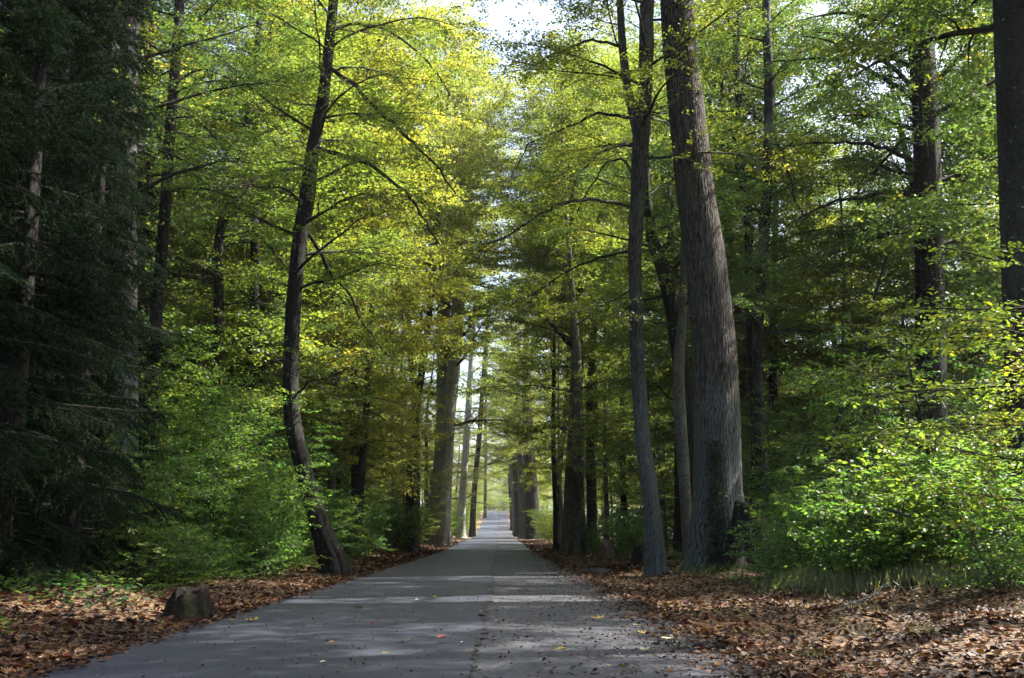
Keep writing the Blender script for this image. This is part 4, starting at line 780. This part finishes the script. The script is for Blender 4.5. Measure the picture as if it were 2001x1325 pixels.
# stump, stone, fallen branches
def lump(name, label, cat, x, y, rx, ry, h, m, seed, top=None, hollow=False):
    rg = np.random.default_rng(seed); n, k = 40, 14; a = np.arange(n) * 2 * pi / n; b = MB(); V = []
    ph = rg.uniform(0, 6.28, 6)
    for j in range(k):
        f = j / (k - 1)
        if cat == 'stump': r = 1.45 - (.8 if h < 1 else .95) * f ** .6; z = h * f - .1
        else: r = math.sqrt(max(0, 1 - f * f)) ; z = h * f - .05
        lob = 1 + .12 * np.sin(3 * a + ph[0]) + .09 * np.sin(5 * a + ph[1] + f * 2) + .06 * np.sin(9 * a + ph[2] + 4 * f) + .04 * np.sin(14 * a + ph[3])
        if cat == 'stump' and f > .8: z = z + (rg.normal(0, .012, n) + .05 * np.sin(a + ph[4]) + .02 * np.sin(5 * a + ph[5]))
        V.append(np.stack([np.cos(a) * r * rx * lob, np.sin(a) * r * ry * lob, z + 0 * a], -1))
    if cat == 'stump':
        V.append(V[-1] * [.8, .8, 1] - [0, 0, .03]); V.append(V[-1] * [.4, .4, 1] - [0, 0, .03]); k += 2
    V = np.concatenate(V); i = np.arange(k - 1)[:, None] * n; j = np.arange(n)[None]; q = np.stack([i + j, i + (j + 1) % n, i + n + (j + 1) % n, i + n + j], -1).reshape(-1, 4)
    V = np.vstack([V, V[-n:].mean(0)]); t = np.stack([(k - 1) * n + np.arange(n), (k - 1) * n + (np.arange(n) + 1) % n, np.full(n, k * n)], -1)
    b.raw(V, q, t); o = b.build(name, [m]); o.location = (x, y, float(gz(x, y))); tag(o, label, cat); return o
B_rot = bark_mat('rotten_wood', (.006, .005, .004), (.04, .03, .022), scale=12, stretch=.3, lich=.6, lichen=(.05, .07, .02), bump=1.0)
def px_ground(px, D): return (px - VX) * D / F, D
x, y = px_ground(392, 13.6); lump('tree_stump', 'dark rotten stump with mossy top beside the left verge', 'stump', x, y, .33, .30, .46, B_rot, 3)
x, y = px_ground(1246, 34); lump('tree_stump', 'dark broken stump left of the arching tree', 'stump', x, y, .3, .3, .7, B_rot, 4)
x, y = px_ground(1184, 42); lump('tree_stump', 'short rusty brown stump in the herbs at mid right', 'stump', x, y, .3, .3, .9, plain('rusty_wood', (.085, .045, .028)), 5)
x, y = px_ground(1163, 29); lump('boulder', 'dark low boulder on the leaves at the edge of the right herbs', 'stone', x, y, .42, .3, .26, bark_mat('dark_stone', (.02, .02, .02), (.05, .05, .045), scale=5, stretch=1, bump=.5), 6)
x, y = px_ground(1455, 26.2); lump('root_mound', 'black hollow root mound right of the massive trunk foot', 'stump', x, y, .62, .55, 1.7, B_black, 8)
def stick(name, label, pts, r0, r1, m, cat='branch', side=0, seed=1):
    rg = np.random.default_rng(seed); P = np.array([at(px, py, D) for px, py, D in pts]); o_ = P[0].copy(); b = MB(); s = np.linspace(0, 1, 16); s0 = np.linspace(0, 1, len(P))
    Q = np.stack([np.interp(s, s0, P[:, k]) for k in range(3)], -1) + rg.normal(0, .012, (16, 3)); b.tube(Q, np.linspace(r0, r1, 16), 8, cap=True)
    for i in range(side):
        j = rg.integers(3, 14); b.tube(path(rg, Q[j], norm(Q[j] - Q[j - 1]) + rg.normal(0, .6, 3), rg.uniform(.15, .5), 4, .15), np.linspace(r1, .002, 5), 4)
    o = b.build(name, [m], None, o_); tag(o, label, cat); return o
stick('fallen_branch', 'long dead pole slanting down to the right through the bright thicket', [(1700, 985, 17.5), (1790, 1012, 16.8), (1880, 1035, 16.2), (2010, 1048, 15.5)], .03, .045, B_mid, side=5)
stick('fallen_branch', 'bleached forked twig lying at the edge of the right leaf bank', [(1650, 1182, 13.5), (1680, 1172, 13.6), (1710, 1160, 13.8), (1740, 1135, 14)], .012, .006, B_pale, side=6, seed=5)
stick('sapling', 'dark sapling stem leaning right between the massive trunk and dark tree', [(1610, 900, 27), (1650, 790, 27), (1690, 690, 27), (1702, 600, 27), (1735, 500, 27)], .09, .03, B_dark, 'sapling', side=9, seed=7)

small = {}
for o in C.objects:
    if o.name.startswith('fallen_leaf') and str(o.get('group', '')).startswith('small '): small.setdefault((o['group'].split()[1], 'smooth left' if o.location.x < SEAM else 'coarse right'), []).append(o)
WN = ['nearest', 'second nearest', 'third nearest', 'fourth nearest', 'fifth nearest', 'sixth nearest', 'seventh nearest', 'eighth nearest', 'ninth nearest', 'tenth nearest', 'eleventh nearest', 'twelfth nearest']
for (c, side), l in small.items():
    for i, o in enumerate(sorted(l, key=lambda o: o.location.y)): o['label'] = f'{WN[min(i, 11)]} of the small {c} leaves on the {side} half of the lane'
# ------------------------------------------------------------------ one label for each tree and shrub of the wood: what it stands between, then its place in that set
WORD = ['leftmost'] + [w + ' from the left' for w in 'second third fourth fifth sixth seventh eighth ninth tenth eleventh twelfth thirteenth fourteenth fifteenth sixteenth seventeenth eighteenth nineteenth twentieth'.split()]
WORD += [f'twenty-{w} from the left' for w in 'first second third fourth fifth sixth seventh eighth ninth'.split()] + [f'thirty-{w} from the left' for w in 'first second third fourth fifth sixth seventh eighth ninth'.split()]
LMK = [(-60, None), (244, 'behind the left spruces'), (428, 'between patched trunk and bent stem'), (600, 'between bent stem and S-shaped trunk'), (855, 'between S-shaped trunk and oak'), (975, 'between oak and lane'), (1130, 'between lane and ivy-clad trunk'),
       (1275, 'between ivy-clad and arching tree'), (1400, 'between arching tree and massive trunk'), (1490, 'just right of the massive trunk'), (1820, 'between blotched stem and dark trunk'), (2060, 'right of the dark trunk')]
buckets = {}
for o in C.objects:
    if o.parent is None and o.type == 'EMPTY' and o.get('group') and o.name.split('.')[0] in ('forest_tree', 'shrub'):
        if o.get('group') == 'trees beside the viewer': continue
        x, y = o.location[0], o.location[1]; px = VX + x * F / y
        w_ = next((t for e, t in LMK if px < e and t), None) if px > -60 else 'beyond the left edge'
        if px < 244 and px > -60: w_ = LMK[1][1]
        if w_ is None: w_ = 'beyond the right edge'
        far = 'near' if y < 34 else 'middle' if y < 60 else 'farther' if y < 100 else 'far' if y < 160 else 'very distant' if y < 300 else 'farthest'
        col = [c for c in o.children if c.name.startswith(('crown', 'foliage'))][0].color
        tint = 'yellowing' if col[0] > col[1] * .93 else 'yellow-green' if col[0] > col[1] * .68 else 'green' if col[1] > .085 else 'dark green'
        buckets.setdefault((o.name.split('.')[0], far, w_, tint), []).append((px, o))
for (nm, far, w_, tint), l in buckets.items():
    kind = 'trees' if nm == 'forest_tree' else 'shrubs'; l.sort(key=lambda e: e[0])
    for i, (px, o) in enumerate(l):
        o['label'] = f'{WORD[i]} of the {tint} {far} {kind} {w_}' if len(l) > 1 else f'the only {tint} {far} {kind[:-1]} {w_}'
if HAZE:
    m = bpy.data.materials.new('thin_haze'); m.use_nodes = True; t = m.node_tree; t.nodes.remove(t.nodes['Principled BSDF'])
    pv = t.nodes.new('ShaderNodeVolumePrincipled'); pv.inputs['Color'].default_value = (.93, .96, 1, 1); pv.inputs['Density'].default_value = HAZE; pv.inputs['Anisotropy'].default_value = .35
    t.links.new(pv.outputs[0], t.nodes['Material Output'].inputs['Volume'])
    b = MB(); x0, x1, y0, y1, z0, z1 = -610, 610, -62, 1810, -1.5, 48
    V = [(x, y, z) for z in (z0, z1) for y in (y0, y1) for x in (x0, x1)]
    b.raw(V, [(0, 2, 3, 1), (4, 5, 7, 6), (0, 1, 5, 4), (2, 6, 7, 3), (0, 4, 6, 2), (1, 3, 7, 5)], smooth=False)
    h = b.build('haze', [m]); tag(h, 'thin pale air that lightens the far end of the lane', 'haze', kind='stuff')
